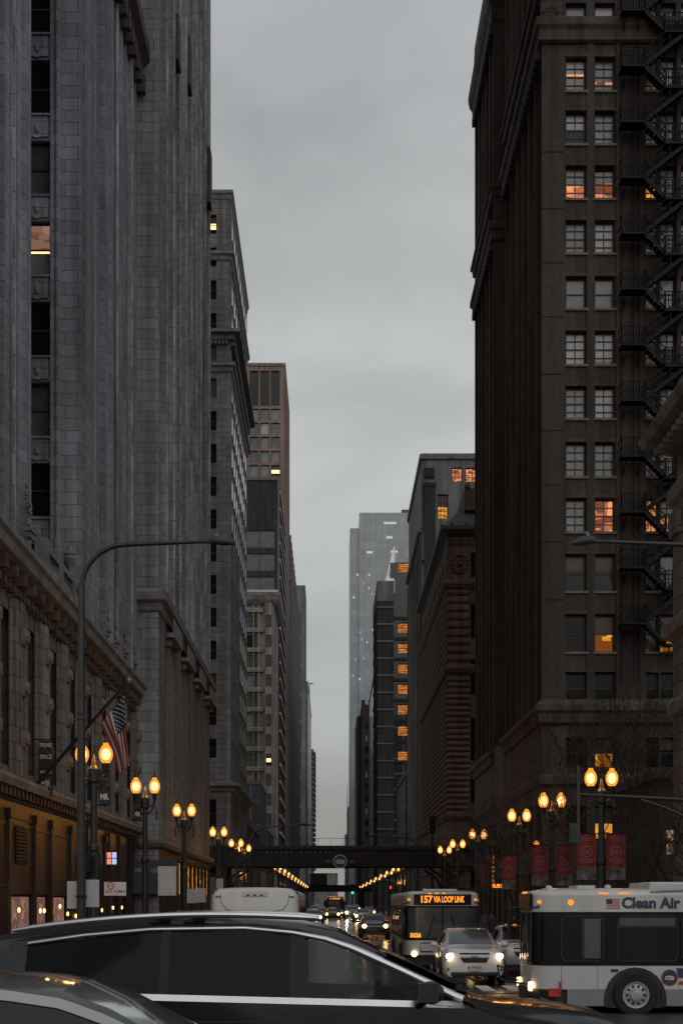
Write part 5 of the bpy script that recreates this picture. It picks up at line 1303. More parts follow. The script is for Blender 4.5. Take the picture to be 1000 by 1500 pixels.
    if route:
        n_ = text(route[0], .33, 'led_orange', 'route_number', mk, (-.58,-.045,2.55), bold=.012, fit=.40 if len(route[0]) > 1 else .14); text(route[1], .30, 'led_orange', 'route_name', mk, (.22,-.045,2.55), bold=.008, fit=1.08)
    else: fpatch('display_glass', 'glass_rust', -.9, .9, 2.40, 2.70, .035)
    if number: text(number, .2, 'led_orange', 'fleet_number', t, (-.94,fx(1.0)-.06,1.3), bold=.01, fit=.38)
    fpatch('bumper', 'plastic_black', -1.22, 1.22, .26, .62, .05); fpatch('front_panel', 'bus_white', -1.25, 1.25, .62, 1.13, .006)
    fpatch('lower_mask', 'plastic_black', -1.24, 1.24, .45, .60, .06)
    for s in (-1,1):
        q = MB(); q.lathe((s*.98,fx(.98)-.08,.66), [(.02,-.03),(.1,-.02),(.11,.06)], 12, axis='y'); q.build('headlight', 'headlight_soft', t, world=False)
        q = MB(); q.box(s*1.16-.05,s*1.16+.05,fx(1.16)-.05,fx(1.16)+.03,2.52,2.58); q.build('marker_light', 'marker_amber', t, world=False)
        q = MB()
        if not rear: q.path([(s*1.15,.15,2.45),(s*1.4,-.15,2.4),(s*1.42,-.2,2.0)], .025, 6); q.box(s*1.42-.1,s*1.42+.1,-.24,-.16,1.65,2.02); q.build('mirror', 'plastic_black', t, world=False)
        if not rear: q = MB(); q.path([(s*.5,-.03,1.2),(s*.42,-.05,1.6),(s*.3,-.05,2.0)], .014, 5); q.build('wiper', 'plastic_black', t, world=False)
    for x in (-.45,-.2,.05): q = MB(); q.box(x-.045,x+.045,.0,.09,2.745,2.79); q.build('marker_light', 'marker_amber', t, world=False)
    q = MB()                                                                                      # bicycle rack
    q.path([(-.8,-.05,.7),(-.8,-.5,.75),(.8,-.5,.75),(.8,-.05,.7)], .025, 6); q.path([(-.8,-.5,.75),(-.8,-.55,1.05),(.8,-.55,1.05),(.8,-.5,.75)], .02, 6)
    if not rear: q.build('bike_rack', 'iron', t, world=False)
    q = MB(); q.box(-.6,.6,1.1,1.5,2.84,2.93); q.lathe((.3,.5,2.83), [(.08,0),(.07,.08),(.02,.1)], 10); q.lathe((-.5,2.0,2.84), [(.09,0),(.07,.1),(.02,.12)], 10); q.build('roof_vent', 'bus_white', t, world=False)
    q = MB(); q.box(-1.1,1.1,2.62,6.4,2.80,3.0)
    if side: q.build('roof_unit', 'bus_white', t, world=False, bevel=.05)
    q = MB(); q.path([(W-.02,2.6,2.78),(W-.02,3.6,2.82),(W-.02,9,2.80)], .02, 6); q.build('drip_rail', 'bus_grey', t, world=False)
    for y in (1.45,1.9): q = MB(); q.box(W-.03,W+.012,y,y+.22,2.725,2.755); q.build('marker_light', 'marker_amber', t, world=False)
    q = MB(); q.lathe((W,.83,2.54), [(.07,0),(.05,.03),(.01,.04)], 10, axis='x'); q.build('marker_light', 'marker_amber', t, world=False)
    q = MB(); q.box(W,W+.02,1.72,1.88,1.0,1.06); q.build('side_reflector', 'glass_rust', t, world=False)
    for y in (.62, 1.42):
        q = MB(); q.box(W,W+.006,y,y+.012,.62,1.12); q.build('panel_seam', 'bus_grey', t, world=False)
    q = MB(); q.box(W-.01,W+.04,.57,.61,.55,.78); q.box(W-.06,W+.02,.34,.6,.45,.63); q.build('corner_guard', 'bus_red', t, world=False)
    if side:
        R90 = (PI/2,0,PI/2)
        text(side, .33, 'text_navy', 'side_lettering', t, (W+.006,2.60,2.52), rot=R90, bold=.014, fit=1.30)
        # small flag beside the lettering, round badge behind the wheel
        q = MB(); f0 = 1.62; q.quad((W+.004,f0,2.40),(W+.004,f0+.30,2.40),(W+.004,f0+.30,2.62),(W+.004,f0,2.62)); fd = q.build('flag_decal', 'sign_white', t, world=False)
        q = MB()
        for k in range(7): z = 2.40+k*.22/6.6; q.quad((W+.008,f0,z),(W+.008,f0+.30,z),(W+.008,f0+.30,z+.017),(W+.008,f0,z+.017))
        q.build('decal_stripe', 'text_red', fd, world=False); q = MB(); q.quad((W+.012,f0,2.51),(W+.012,f0+.13,2.51),(W+.012,f0+.13,2.62),(W+.012,f0,2.62)); q.build('decal_canton', 'text_navy', fd, world=False)
        q = MB(); q.disc((W+.008,3.02,.87),.175,28,axis='x'); bd = q.build('round_badge', 'text_navy', t, world=False); q = MB(); q.ring((W+.012,3.02,.87),.165,.185,28,axis='x'); q.build('badge_rim', 'bus_red', bd, world=False)
        text('cta', .17, 'sign_white', 'badge_lettering', bd, (W+.014,3.02,.875), rot=R90, bold=.006)
        q = MB(); q.quad((W+.004,3.22,.86),(W+.004,12,.86),(W+.004,12,1.08),(W+.004,3.17,1.08)); q.build('blue_stripe', 'text_navy', t, world=False)
        q = MB(); q.quad((W+.004,3.2,.71),(W+.004,12,.71),(W+.004,12,.79),(W+.004,3.24,.79)); q.build('red_stripe', 'bus_red', t, world=False)
    if rear:
        q = MB()                                                                                  # big rounded white rear cap
        prof = [(1.305,0),(1.305,.9),(1.285,1.12),(1.22,1.28),(1.08,1.36),(.7,1.395),(0,1.405)]
        st = [(Ln-1.2,1,0),(Ln+.02,1,0),(Ln+.12,.985,-.015),(Ln+.19,.95,-.05),(Ln+.22,.88,-.12)]
        rg = [[(x*s_,y_,1.5+z*1.0+(dz if z > .3 else 0)) for x, z in prof]+[(-x*s_,y_,1.5+z+(dz if z > .3 else 0)) for x, z in prof[::-1][1:]] for y_, s_, dz in st]
        for a_, b_ in zip(rg[:-1],rg[1:]):
            for k in range(len(a_)-1): q.quad(a_[k],a_[k+1],b_[k+1],b_[k])
        q.poly(rg[-1]); cap = q.build('rear_cap', 'bus_white', t, world=False, smooth=50)
        q = MB(); q.path([(-1.02,Ln+.215,2.72),(-1.0,Ln+.23,2.45),(-.85,Ln+.23,2.25),(-.5,Ln+.23,2.17),(.5,Ln+.23,2.17),(.85,Ln+.23,2.25),(1.0,Ln+.23,2.45),(1.02,Ln+.215,2.72)], .012, 5); q.build('panel_seam', 'bus_grey', cap, world=False)
        q = MB(); q.box(-.38,.38,Ln+.2,Ln+.245,2.62,2.80); cp_ = q.build('lamp_panel', 'bus_white', cap, world=False, bevel=.03)
        for x in (-.2,0,.2): q = MB(); q.box(x-.05,x+.05,Ln+.246,Ln+.262,2.65,2.69); q.build('top_light', 'glass_rust', cap, world=False)
        for s in (-1,1): q = MB(); q.box(s*1.1-.07,s*1.1+.07,Ln+.19,Ln+.23,2.60,2.64); q.build('side_light', 'glass_rust', cap, world=False)
    return t
bus((4.50, 32.9, -.09), -PI/2, 'near white city bus crossing on the right, lettered Clean Air', side='Clean Air')
bus((3.90, 49.6, .0), 0, 'oncoming city bus with lit orange sign 157 VIA LOOP LINK', route=('157','VIA LOOP LINK'), number='5626')
bus((-2.26, 42.5+12.2, .0), PI, 'white bus seen from behind, only its rounded roof showing over the black car', rear=True)
fb = bus((pix(490,1312,190).x, 190, rz(190)), 0, 'small distant bus with lit orange sign under the bridge', route=('6','LOOP'), number=None)

def car(loc, rz, label, st, paint, glass='glass_dark', W=.93, wins=None, open_side=False, lights=None, plate=None, cat='car', nm='car', group=None, axles=(.9,3.7), wr=.36):
    """st: stations along y from the nose: (y, z top, half width at top, z belt, half width at belt, z bottom, glazed roof-to-belt front?)"""
    t = thing(nm, loc, label, cat, group, rz)
    S = []
    for a, b in zip(st[:-1], st[1:]):
        n = max(1, min(4, int((b[0]-a[0])/.16)))
        for k in range(n): f = k/n; S.append(tuple(x+(y-x)*f for x, y in zip(a[:6], b[:6])))
    S.append(st[-1][:6])
    def ring(s):
        y, zt, wt, zb, wb, z0 = s
        crown = min(.03, .3*(zt-zb)+.012); z4 = max(zb+.3*(zt-zb), zt-.07)
        return [(wb*.86,y,z0),(wb*.985,y,z0+.10),(wb*1.0,y,z0+(zb-z0)*.55),(wb*.985,y,zb),(wt+.015,y,z4),(wt-.06,y,zt-crown*.6),(wt*.55,y,zt-crown*.1),(0,y,zt)]
    R = [ring(s) for s in S]
    def sx(y, z):
        for k in range(len(S)-1):
            if S[k][0] <= y <= S[k+1][0]+1e-6:
                f = (y-S[k][0])/max(1e-6, S[k+1][0]-S[k][0]); rg = [tuple(a+(b-a)*f for a, b in zip(p, q)) for p, q in zip(R[k], R[k+1])]
                for p, q in zip(rg[:-1], rg[1:]):
                    if p[2] <= z <= q[2]: g = (z-p[2])/max(1e-6, q[2]-p[2]); return p[0]+(q[0]-p[0])*g
                return rg[4][0] if z > rg[4][2] else rg[0][0]
        return W
    wy = wins['wind']; ry = wins['rear']
    body, ws, rw = MB(), MB(), MB()
    for k in range(len(R)-1):
        ym = (S[k][0]+S[k+1][0])/2
        for j in range(7):
            tgt = body
            if wy[0] < ym < wy[1] and j >= 5: tgt = ws
            if ry[0] < ym < ry[1] and j >= 5: tgt = rw
            if open_side and j == 3 and open_side[0] < ym < open_side[1]: continue
            for s in (1,-1):
                q = [R[k][j],R[k+1][j],R[k+1][j+1],R[k][j+1]]; tgt.quad(*[(s*p[0],p[1],p[2]) for p in q])
    for rg in (R[0], R[-1]): body.poly([(p[0],p[1],p[2]) for p in rg]+[(-p[0],p[1],p[2]) for p in rg[::-1][1:]])
    body.build('body', paint, t, world=False, smooth=42); ws.build('windscreen', wins.get('wmat', glass), t, world=False, smooth=42); rw.build('rear_window', glass, t, world=False, smooth=42)
    def strip(name, mat, y0, y1, lo, hi, off=.008, n=18, rows=4, sides=(1,-1), parent=t):
        o = []
        for s in sides:
            q = MB()
            for k in range(n):
                ya, yb = y0+(y1-y0)*k/n, y0+(y1-y0)*(k+1)/n
                for r in range(rows):
                    P = []
                    for y_, f in ((ya,r/rows),(yb,r/rows),(yb,(r+1)/rows),(ya,(r+1)/rows)):
                        z = lo(y_)+(hi(y_)-lo(y_))*f; P.append((s*(sx(y_,z)+off), y_, z))
                    q.quad(*P)
            o.append(q.build(name, mat, parent, world=False, smooth=True))
        return o
    for (y0, y1, lo, hi) in wins.get('side', []): strip('side_window', glass, y0, y1, lo, hi)
    for a in axles:
        for s in (-1,1):
            wheel(t, s*(W-.03), a, wr, .22, s=s)
            q = MB(); pts = [(a+(wr+.07)*math.cos(k*PI/10), wr+.0+(wr+.07)*math.sin(k*PI/10)) for k in range(11)]
            q.poly([(s*(W+.004),y_,z_) for y_, z_ in pts]+[(s*(W+.004),a-wr-.07,.2),(s*(W+.004),a+wr+.07,.2)]); q.build('wheel_arch', 'plastic_black', t, world=False)
    return t, strip, sx
def lin(pts):
    def f(y):
        if y <= pts[0][0]: return pts[0][1]
        for (a,za),(b,zb) in zip(pts[:-1],pts[1:]):
            if y <= b: return za+(zb-za)*(y-a)/(b-a)
        return pts[-1][1]
    return f
# --- the black SUV filling the foreground (travels to the right)
st = [(0,.86,.60,.72,.70,.34),(.08,.98,.72,.80,.85,.28),(.25,1.09,.78,.92,.94,.26),(.55,1.14,.80,1.02,.97,.26),(1.1,1.185,.80,1.10,.99,.26),(1.3,1.23,.76,1.17,.99,.26),
      (1.7,1.455,.73,1.215,.99,.26),(2.0,1.605,.71,1.225,.99,.26),(2.3,1.745,.70,1.23,.99,.26),(2.6,1.815,.71,1.235,.99,.26),(3.0,1.845,.72,1.24,.99,.26),(3.7,1.835,.72,1.25,.99,.26),(4.3,1.79,.70,1.27,.98,.26),(4.75,1.73,.69,1.29,.97,.28),(5.1,1.66,.66,1.29,.95,.3),(5.3,1.50,.64,1.27,.93,.33),(5.4,1.25,.62,1.12,.9,.36)]
YF = 2.36
top = lin([(1.36,1.22),(1.45,1.255),(1.78,1.415),(2.0,1.515),(2.2,1.605),(2.4,1.672),(2.65,1.722),(3.0,1.755),(3.7,1.745),(4.2,1.70),(4.65,1.635)])
bot = lin([(1.25,1.215),(4.65,1.30)])
suv, strip, ssx = car((YF, 11.38, gz(11)), PI/2, 'big black car with silver roof rail passing closest across the whole foreground', st, 'paint_black', 'glass_privacy', W=.99, wins=dict(wind=(1.3,2.3), rear=(5.1,5.3), side=[], wmat='glass_dark'), open_side=(1.3,4.75), axles=(.95,3.95), wr=.4)
strip('front_window', 'glass_clear', 1.62, 2.55, lambda y: bot(y), lambda y: top(y)-.03, off=-.004)
strip('front_window', 'glass_clear', 1.46, 1.62, lambda y: bot(y), lambda y: max(bot(y)+.01, top(y)-.03), off=-.004, n=4)
strip('rear_door_window', 'glass_privacy', 2.66, 3.55, bot, lambda y: top(y)-.02, off=-.004)
strip('quarter_window', 'glass_privacy', 3.62, 4.62, bot, lambda y: top(y)-.02, off=-.004)
strip('pillar', 'bus_black', 2.55, 2.66, bot, top, off=.0, n=3); strip('pillar', 'bus_black', 3.55, 3.62, bot, top, off=.0, n=3)
strip('roof_side', 'paint_black', 1.34, 4.76, lambda y: top(y)-.012, lambda y: top(y)+.09, off=.002, n=40, rows=3)
for s in (1,-1):                                                   # bright bar over the windows, broad down the front pillar
    q = MB(); yy = [1.38+.06*k for k in range(55)]
    xe = lambda y: ssx(max(y,1.75), top(max(y,1.75)))+(.0 if y > 1.75 else (1.75-y)*.25)
    q.path([(s*(xe(y)+.004), y, top(y)+.004) for y in yy], [.014+.018*max(0,min(1,(2.75-y)/.75)) for y in yy], 8); q.build('upper_trim', 'chrome', suv, world=False, smooth=True)
strip('lower_trim', 'chrome', 1.38, 4.66, lambda y: bot(y)-.042, lambda y: bot(y)+.004, off=.014, n=30, rows=1)
strip('d_pillar', 'plastic_black', 4.62, 4.76, lambda y: 1.29, lambda y: top(y)+.02, off=.0, n=3)
for y in (2.60, 3.58): strip('door_seam', 'plastic_black', y-.006, y+.006, lambda y_: .5, lambda y_: 1.17, off=.003, n=1, rows=6)
strip('shoulder_seam', 'plastic_black', 1.0, 4.9, lambda y: 1.07-.0*y, lambda y: 1.085, off=.004, n=20, rows=1)
strip('door_handle', 'paint_black', 2.68, 2.9, lambda y: .96, lambda y: .995, off=.035, n=3, rows=1); strip('door_handle', 'paint_black', 3.7, 3.92, lambda y: .98, lambda y: 1.015, off=.035, n=3, rows=1)
for s in (1,-1):
    q = MB(); n_ = 28; q.path([(s*(.70+.02*math.sin(PI*k/n_)), 2.45+2.3*k/n_, 1.86-.30*(abs(k/n_-.30))**2*(.6 if k/n_ < .3 else .75)-.012+.012*math.sin(PI*k/n_)) for k in range(n_+1)], [.012+.012*min(1,min(k,n_-k)/2) for k in range(n_+1)], 8); q.build('roof_rail', 'chrome', suv, world=False, smooth=True)
    q = MB(); q.path([(s*.97,1.72,1.2),(s*1.08,1.70,1.24),(s*1.14,1.68,1.29)], [.035,.045,.05], 8); q.sphere((s*1.15,1.64,1.30),(.10,.10,.085),n=14,k=8); q.box(s*1.15-.10,s*1.15+.10,1.59,1.74,1.235,1.37); q.build('wing_mirror', 'plastic_black', suv, world=False, smooth=True)
for s in (1,-1):
    q = MB(); q.box(s*.62-.2,s*.62+.2,-.03,.14,.72,.84); q.build('headlight', 'glass_blind', suv, world=False, bevel=.03)
q = MB(); q.box(-.38,.38,-.04,.04,.55,.85); q.build('grille', 'plastic_black', suv, world=False, bevel=.02)
for s in (-1,1):                                                   # front seats, rear bench
    q = MB(); q.box(s*.4-.25,s*.4+.25,2.30,2.80,.75,.92); q.box(s*.4-.24,s*.4+.24,2.74,2.92,.9,1.42); q.sphere((s*.4,2.86,1.54),(.14,.07,.12),n=10,k=6); q.build('front_seat', 'seat_fabric', suv, world=False, smooth=40)
q = MB(); q.box(-.7,.7,3.55,3.72,.8,1.42); q.sphere((-.42,3.66,1.52),(.14,.06,.1),n=8,k=6); q.sphere((.42,3.66,1.52),(.14,.06,.1),n=8,k=6); q.build('rear_bench', 'seat_fabric', suv, world=False)
q = MB(); q.box(-.75,.75,1.25,1.75,.85,1.2); q.build('dashboard', 'plastic_black', suv, world=False, bevel=.04)
q = MB(); q.lathe((.4,1.95,1.12), [(.19,0),(.20,.02),(.19,.04)], 18, axis='y'); q.build('steering_wheel', 'plastic_black', suv, world=False)
# --- grey car at the bottom left corner, nearer still
st2 = [(0,.78,.6,.62,.7,.3),(.1,.88,.72,.72,.85,.25),(.35,.95,.76,.82,.9,.24),(.9,1.00,.78,.90,.92,.24),(1.15,1.05,.74,.98,.92,.24),(1.55,1.27,.68,1.0,.92,.24),(1.85,1.43,.66,1.01,.92,.24),(2.1,1.52,.65,1.015,.92,.24),(2.3,1.555,.65,1.02,.92,.24),(2.7,1.585,.65,1.03,.92,.24),(3.3,1.575,.63,1.04,.91,.24),(3.8,1.45,.60,1.06,.9,.26),(4.2,1.2,.62,1.03,.88,.28),(4.45,1.05,.6,.95,.84,.32),(4.5,.8,.55,.7,.78,.4)]
YG = .68
t2 = lin([(1.2,1.04),(1.55,1.2),(1.85,1.35),(2.1,1.44),(2.4,1.485),(2.8,1.50),(3.3,1.48),(3.75,1.36)])
gc, strip2, gsx = car((YG, 8.15, gz(8)-.025), PI/2, 'grey car cut off at the bottom left corner in front of the black one', st2, 'paint_grey', 'glass_dark', W=.92, wins=dict(wind=(1.15,2.1), rear=(3.3,4.2), side=[(1.6,2.5,lambda y: 1.02,lambda y: max(1.03,t2(y)-.03)),(2.58,3.5,lambda y: 1.03,lambda y: t2(y)-.03)], wmat='glass_shine'), axles=(.85,3.55))
strip2('pillar_trim', 'paint_silver', 1.25, 3.6, lambda y: t2(y)-.02, lambda y: t2(y)+.03, off=.016, n=30, rows=1)
strip2('pillar', 'bus_black', 2.5, 2.58, lambda y: 1.02, lambda y: t2(y)-.02, off=.009, n=2)
# --- white SUV facing the camera
st3 = [(0,.92,.62,.62,.70,.30),(.05,1.00,.74,.70,.82,.24),(.22,1.06,.80,.86,.90,.22),(.6,1.10,.80,.98,.93,.22),(1.0,1.13,.78,1.05,.93,.22),(1.2,1.18,.74,1.08,.93,.22),(1.6,1.42,.68,1.10,.93,.22),(1.9,1.57,.65,1.11,.93,.22),(2.15,1.63,.64,1.12,.93,.22),(2.6,1.66,.65,1.13,.93,.22),(3.6,1.63,.63,1.16,.92,.22),(4.3,1.5,.6,1.18,.9,.26),(4.65,1.15,.6,1.0,.85,.32),(4.7,.8,.6,.7,.8,.4)]
t3 = lin([(1.3,1.18),(1.7,1.38),(2.1,1.51),(2.6,1.55),(3.6,1.53),(4.2,1.43)])
SD = [(1.5,2.5,lambda y: 1.13,lambda y: max(1.14,t3(y)-.02)),(2.6,3.4,lambda y: 1.14,lambda y: t3(y)-.02),(3.5,4.2,lambda y: 1.17,lambda y: t3(y)-.02)]
def front_face(t, z, spread, lit, grille=True, plate=None, hw=.10, hh=.09, big=1.):
    for s in (-1,1):
        q = MB(); q.sphere((s*spread,.10,z),(hw*1.5,.10,hh*1.25),n=12,k=8); h = q.build('headlight', 'glass_blind', t, world=False, smooth=True)
        if lit: q = MB(); q.sphere((s*spread,.02,z),(hw*1.05*big,.08*big,hh*big),n=10,k=6); q.build('lit_lens', lit, h, world=False, smooth=True)
    if grille:
        q = MB(); q.box(-.44,.44,-.012,.05,z+.055,z+.10); q.poly([(-.42,-.015,z-.05),(.42,-.015,z-.05),(.34,-.015,z-.19),(-.34,-.015,z-.19)]); q.build('grille', 'plastic_black', t, world=False)
        q = MB(); q.box(-.44,.44,-.022,-.002,z-.045,z+.0); q.build('grille_bar', 'bus_white', t, world=False); q = MB(); q.box(-.10,.10,-.035,-.02,z-.035,z+.012); q.build('emblem', 'chrome', t, world=False)
    if plate:
        q = MB(); q.box(-.16,.16,-.05,-.02,z-.42,z-.26); p = q.build('number_plate', 'sign_white', t, world=False); text(plate, .12, 'sign_black', 'plate_number', p, (0,-.053,z-.335))
    q = MB(); q.box(-.70,.70,-.02,.1,.28,.40); q.build('lower_bumper', 'plastic_black', t, world=False, bevel=.03)
    for s in (-1,1): q = MB(); q.box(s*.68-.13,s*.68+.13,.02,.12,.42,.52); q.build('fog_light', 'plastic_black', t, world=False, bevel=.03)
def mirrors(t, y, x, z, mat):
    for s in (-1,1): q = MB(); q.path([(s*(x-.06),y,z-.04),(s*(x+.06),y,z)], .03, 6); q.sphere((s*(x+.15),y,z+.04),(.12,.07,.085),n=10,k=6); q.build('wing_mirror', mat, t, world=False, smooth=True)
ws_, sp3, _ = car((4.25, 42.0, 0), 0, 'white sport utility car with lit headlights in front of the 157 bus', st3, 'paint_white', wins=dict(wind=(1.2,2.15), rear=(3.6,4.3), side=SD, wmat='glass_dim'), axles=(.95,3.7))
front_face(ws_, .86, .74, 'headlight', plate='B 79603'); mirrors(ws_, 1.55, .93, 1.13, 'paint_white')
# --- second pale car right of it, taller windscreen
wv, _, _ = car((6.55, 47.5, 0), 0, 'silver car with dark windscreen behind the white one, beside the near bus', st3, 'paint_silver', wins=dict(wind=(1.2,2.15), rear=(3.6,4.3), side=SD), axles=(.95,3.7))
front_face(wv, .84, .74, None); mirrors(wv, 1.55, .93, 1.13, 'paint_silver')
for k in range(4): q = MB(); q.box(-.45+k*.27,-.33+k*.27,2.2,2.26,1.665,1.69); q.build('roof_light', 'marker_amber', wv, world=False)
# --- traffic farther down the street
st4 = [(0,.70,.6,.55,.7,.28),(.1,.80,.74,.68,.84,.22),(.4,.90,.76,.80,.88,.2),(1.1,.98,.76,.90,.9,.2),(1.3,1.02,.72,.94,.9,.2),(1.7,1.25,.62,.95,.9,.2),(2.1,1.40,.58,.95,.9,.2),(2.5,1.44,.58,.95,.9,.2),(3.2,1.40,.57,.96,.9,.2),(3.8,1.12,.6,.97,.89,.22),(4.5,1.02,.6,.9,.85,.26),(4.6,.7,.6,.6,.8,.3)]
t4 = lin([(1.4,1.05),(1.9,1.26),(2.5,1.33),(3.2,1.3),(3.6,1.15)])
SD4 = [(1.6,2.5,lambda y: .97,lambda y: max(.98,t4(y))),(2.58,3.5,lambda y: .98,lambda y: t4(y))]
def far_car(px, D, kind, paint, label, lit):
    s_, sd_, tt = (st3, SD, .84) if kind == 'suv' else (st4, SD4, .68)
    c, _, _ = car(((px-VX)*D/F, D, rz(D)), 0, label, s_, paint, wins=dict(wind=(1.2,2.15) if kind == 'suv' else (1.3,2.1), rear=(3.6,4.3) if kind == 'suv' else (3.2,3.8), side=sd_), axles=(.9,3.6))
    front_face(c, tt, .68, lit, plate=None, big=1.35); mirrors(c, 1.6, .9, 1.08 if kind == 'suv' else .95, paint)
far_car(487, 168, 'sedan', 'paint_black', 'dark saloon with lit headlights in the middle of the street below the distant bus', 'headlight_warm')
far_car(516, 172, 'suv', 'paint_taupe', 'car with dazzling white headlights in the centre of the street', 'headlight_white')
far_car(549, 92, 'suv', 'paint_black', 'dark car with lit headlight just left of the 157 bus', 'headlight_warm')
far_car(531, 150, 'sedan', 'paint_silver', 'pale saloon behind the dazzling headlights, left of the 157 bus', 'headlight_warm')
far_car(459, 140, 'sedan', 'paint_silver', 'pale saloon with amber-lit front right beside the white bus roof', 'headlight_warm')
far_car(473, 215, 'suv', 'paint_black', 'far dark car nearly hidden left of the distant bus', 'headlight_white')
far_car(505, 230, 'suv', 'paint_black', 'far dark car right of the distant bus', 'headlight_warm')

far_car(461, 205, 'suv', 'paint_white', 'far white car with lit headlights left of the distant bus', 'headlight_white')
far_car(541, 205, 'sedan', 'paint_grey', 'far grey saloon with warm headlights toward the right kerb', 'headlight_warm')
far_car(520, 262, 'suv', 'paint_white', 'farthest pale car, a speck with white headlights under the second bridge', 'headlight_white')
far_car(471, 178, 'sedan', 'paint_taupe', 'brown saloon with warm headlights just left of the distant bus', 'headlight_warm')

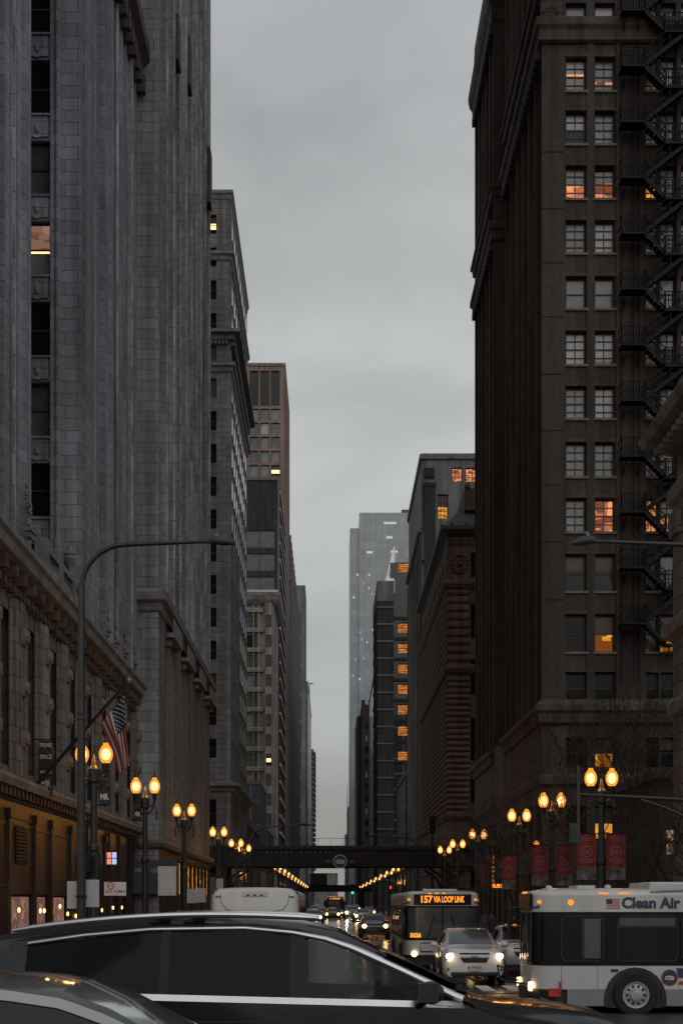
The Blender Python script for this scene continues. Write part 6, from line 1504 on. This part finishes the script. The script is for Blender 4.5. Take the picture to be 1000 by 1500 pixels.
# ---------------------------------------------------------------- people
def person(loc, rz, label, coat, trousers, pose='stand', hair='hair_dark', scale=1., bag=False):
    t = thing('person', loc, label, 'person', None, rz); t.scale = (scale,)*3
    if pose == 'sit':
        J = [(0,0,.95),(0,.10,1.18),(0,.16,1.42),(0,.14,1.52),(0,.11,1.60),(0,.09,1.70)]
    else:
        J = [(0,0,.95),(0,.01,1.15),(0,.02,1.40),(0,.015,1.49),(0,.0,1.57),(0,-.01,1.68)]
    vs = list(J); R = [.14,.13,.15,.055,.085,.085]; E = [(0,1),(1,2),(2,3),(3,4),(4,5)]
    def chain(root, pts, rs):
        prev = root
        for p, r in zip(pts, rs): vs.append(p); R.append(r); E.append((prev, len(vs)-1)); prev = len(vs)-1
        return prev
    for s in (-1,1):
        if pose == 'sit':
            chain(0, [(s*.11,-.04,.93),(s*.13,-.48,.98),(s*.13,-.60,.55),(s*.13,-.72,.5)], [.10,.075,.055,.045])
            h = chain(2, [(s*.19,.13,1.40),(s*.25,-.12,1.22),(s*.17,-.42,1.30),(s*.16,-.50,1.33)], [.065,.048,.036,.03])
        else:
            f = s*.16 if pose == 'walk' else s*.02
            chain(0, [(s*.10,0,.88),(s*.10,-f*.8,.50),(s*.10,f*.2-f*1.1+.03,.09),(s*.105,f*.2-f*1.1-.12,.045)], [.10,.07,.05,.035])
            h = chain(2, [(s*.19,.02,1.40),(s*.25,.03+f*.4,1.12),(s*.25,-.04+f*.9,.88),(s*.245,-.06+f,.80)], [.065,.05,.037,.028])
        hp = Vector(vs[h]); wv_ = Vector(vs[E[-1][0]]) ; d = (hp-wv_).normalized()
        for k, ln in enumerate((.07,.085,.08,.06)):
            o_ = Vector((0,(k-1.5)*.018,0)); chain(h, [tuple(hp+o_+d*.03), tuple(hp+o_*1.3+d*ln)], [.010,.008])
        chain(h-0, [tuple(hp+Vector((-s*.02,-.035,0))+d*.02)], [.010])
    me = bpy.data.meshes.new('body'); me.from_pydata(vs, E, []); me.materials.append(M['skin'])
    o = bpy.data.objects.new('body', me); COL.objects.link(o); o.parent = t
    o.modifiers.new('skin', 'SKIN').use_smooth_shade = True
    for k, r in enumerate(R): me.skin_vertices[0].data[k].radius = (r, r)
    me.skin_vertices[0].data[0].use_root = True
    sdv = o.modifiers.new('sub', 'SUBSURF'); sdv.levels = 1; sdv.render_levels = 1
    hx, hy, hz = J[5]
    q = MB(); q.sphere((hx,hy+.015,hz+.02),(.095,.105,.115),n=12,k=8); q.sphere((hx,hy+.05,hz-.06),(.085,.07,.1),n=10,k=6); q.build('hair', hair, t, world=False, smooth=True)
    q = MB(); q.sphere((hx,hy-.10,hz-.03),(.016,.022,.022),n=6,k=4); 
    for s in (-1,1): q.sphere((hx+s*.094,hy+.005,hz-.025),(.014,.025,.035),n=6,k=4)
    q.build('face_features', 'skin', t, world=False)
    q = MB()
    for s in (-1,1): q.sphere((hx+s*.035,hy-.088,hz),(.013,.008,.009),n=6,k=4)
    q.box(hx-.025,hx+.025,hy-.094,hy-.08,hz-.075,hz-.067); q.build('eyes_and_mouth', 'hair_dark', t, world=False)
    q = MB()                                                       # coat over torso and arms
    if pose == 'sit': prof = [((0,0,.92),.19,.15),((0,.08,1.12),.18,.14),((0,.14,1.34),.23,.14),((0,.155,1.44),.17,.10),((0,.15,1.49),.075,.075)]
    else: prof = [((0,0,.68),.23,.17),((0,0,.95),.20,.155),((0,.01,1.15),.185,.14),((0,.02,1.36),.235,.145),((0,.02,1.45),.16,.10),((0,.018,1.50),.075,.075)]
    i0 = 0; rings = []
    for c, a, b_ in prof: rings.append([(c[0]+a*math.cos(2*PI*k/14), c[1]+b_*math.sin(2*PI*k/14), c[2]) for k in range(14)])
    for ra, rb in zip(rings[:-1], rings[1:]):
        for k in range(14): q.quad(ra[k],ra[(k+1)%14],rb[(k+1)%14],rb[k])
    for s in (-1,1):
        if pose == 'sit': q.path([(s*.18,.13,1.42),(s*.25,-.10,1.23),(s*.175,-.40,1.295)], [.085,.07,.05], 9)
        else:
            f = s*.16 if pose == 'walk' else s*.02
            q.path([(s*.17,.02,1.43),(s*.25,.03+f*.4,1.13),(s*.25,-.04+f*.9,.88)], [.085,.072,.052], 9)
    q.build('coat', coat, t, world=False, smooth=True)
    q = MB()
    for s in (-1,1):
        if pose == 'sit': q.path([(s*.09,-.0,.93),(s*.13,-.48,.985),(s*.13,-.60,.57)], [.125,.095,.075], 9)
        else:
            f = s*.16 if pose == 'walk' else s*.02
            q.path([(s*.09,0,.95),(s*.10,-f*.8,.50),(s*.10,-f*.9+.03,.10)], [.125,.092,.075], 9)
    q.build('trousers', trousers, t, world=False, smooth=True)
    q = MB()
    for s in (-1,1):
        f = s*.16 if pose == 'walk' else s*.02
        if pose == 'sit': q.sphere((s*.13,-.68,.49),(.05,.14,.05),n=8,k=5)
        else: q.sphere((s*.10,-f*.9-.03,.05),(.05,.14,.05),n=8,k=5)
    q.build('shoes', 'cloth_black', t, world=False)
    return t
dv = person((YF-2.62, 11.38-.40, gz(11)-.10), PI/2, 'driver in dark clothing seen behind the clear front window of the black car', 'cloth_black', 'cloth_black', 'sit')
for k, (x, D, rz, lab, cc, ps) in enumerate(((-7.5,66,.2,'person in a pale jacket walking by the lit wall sign on the left pavement','cloth_grey','walk'),(-9.0,52,2.6,'person in dark coat passing the pink display windows','cloth_black','walk'),
     (9.0,70,.3,'person in a dark coat standing left of the red banners on the right pavement','cloth_black','stand'),(9.9,76,2.9,'person walking away below the small orange shop sign','cloth_navy','walk'),(10.5,70,1.2,'person in a grey coat right of the standing one','cloth_grey','walk'),(9.5,84,.1,'person far back on the right pavement by the vertical sign','cloth_navy','stand'))):
    person((x, D, .13), rz, lab, cc, 'cloth_black', ps)
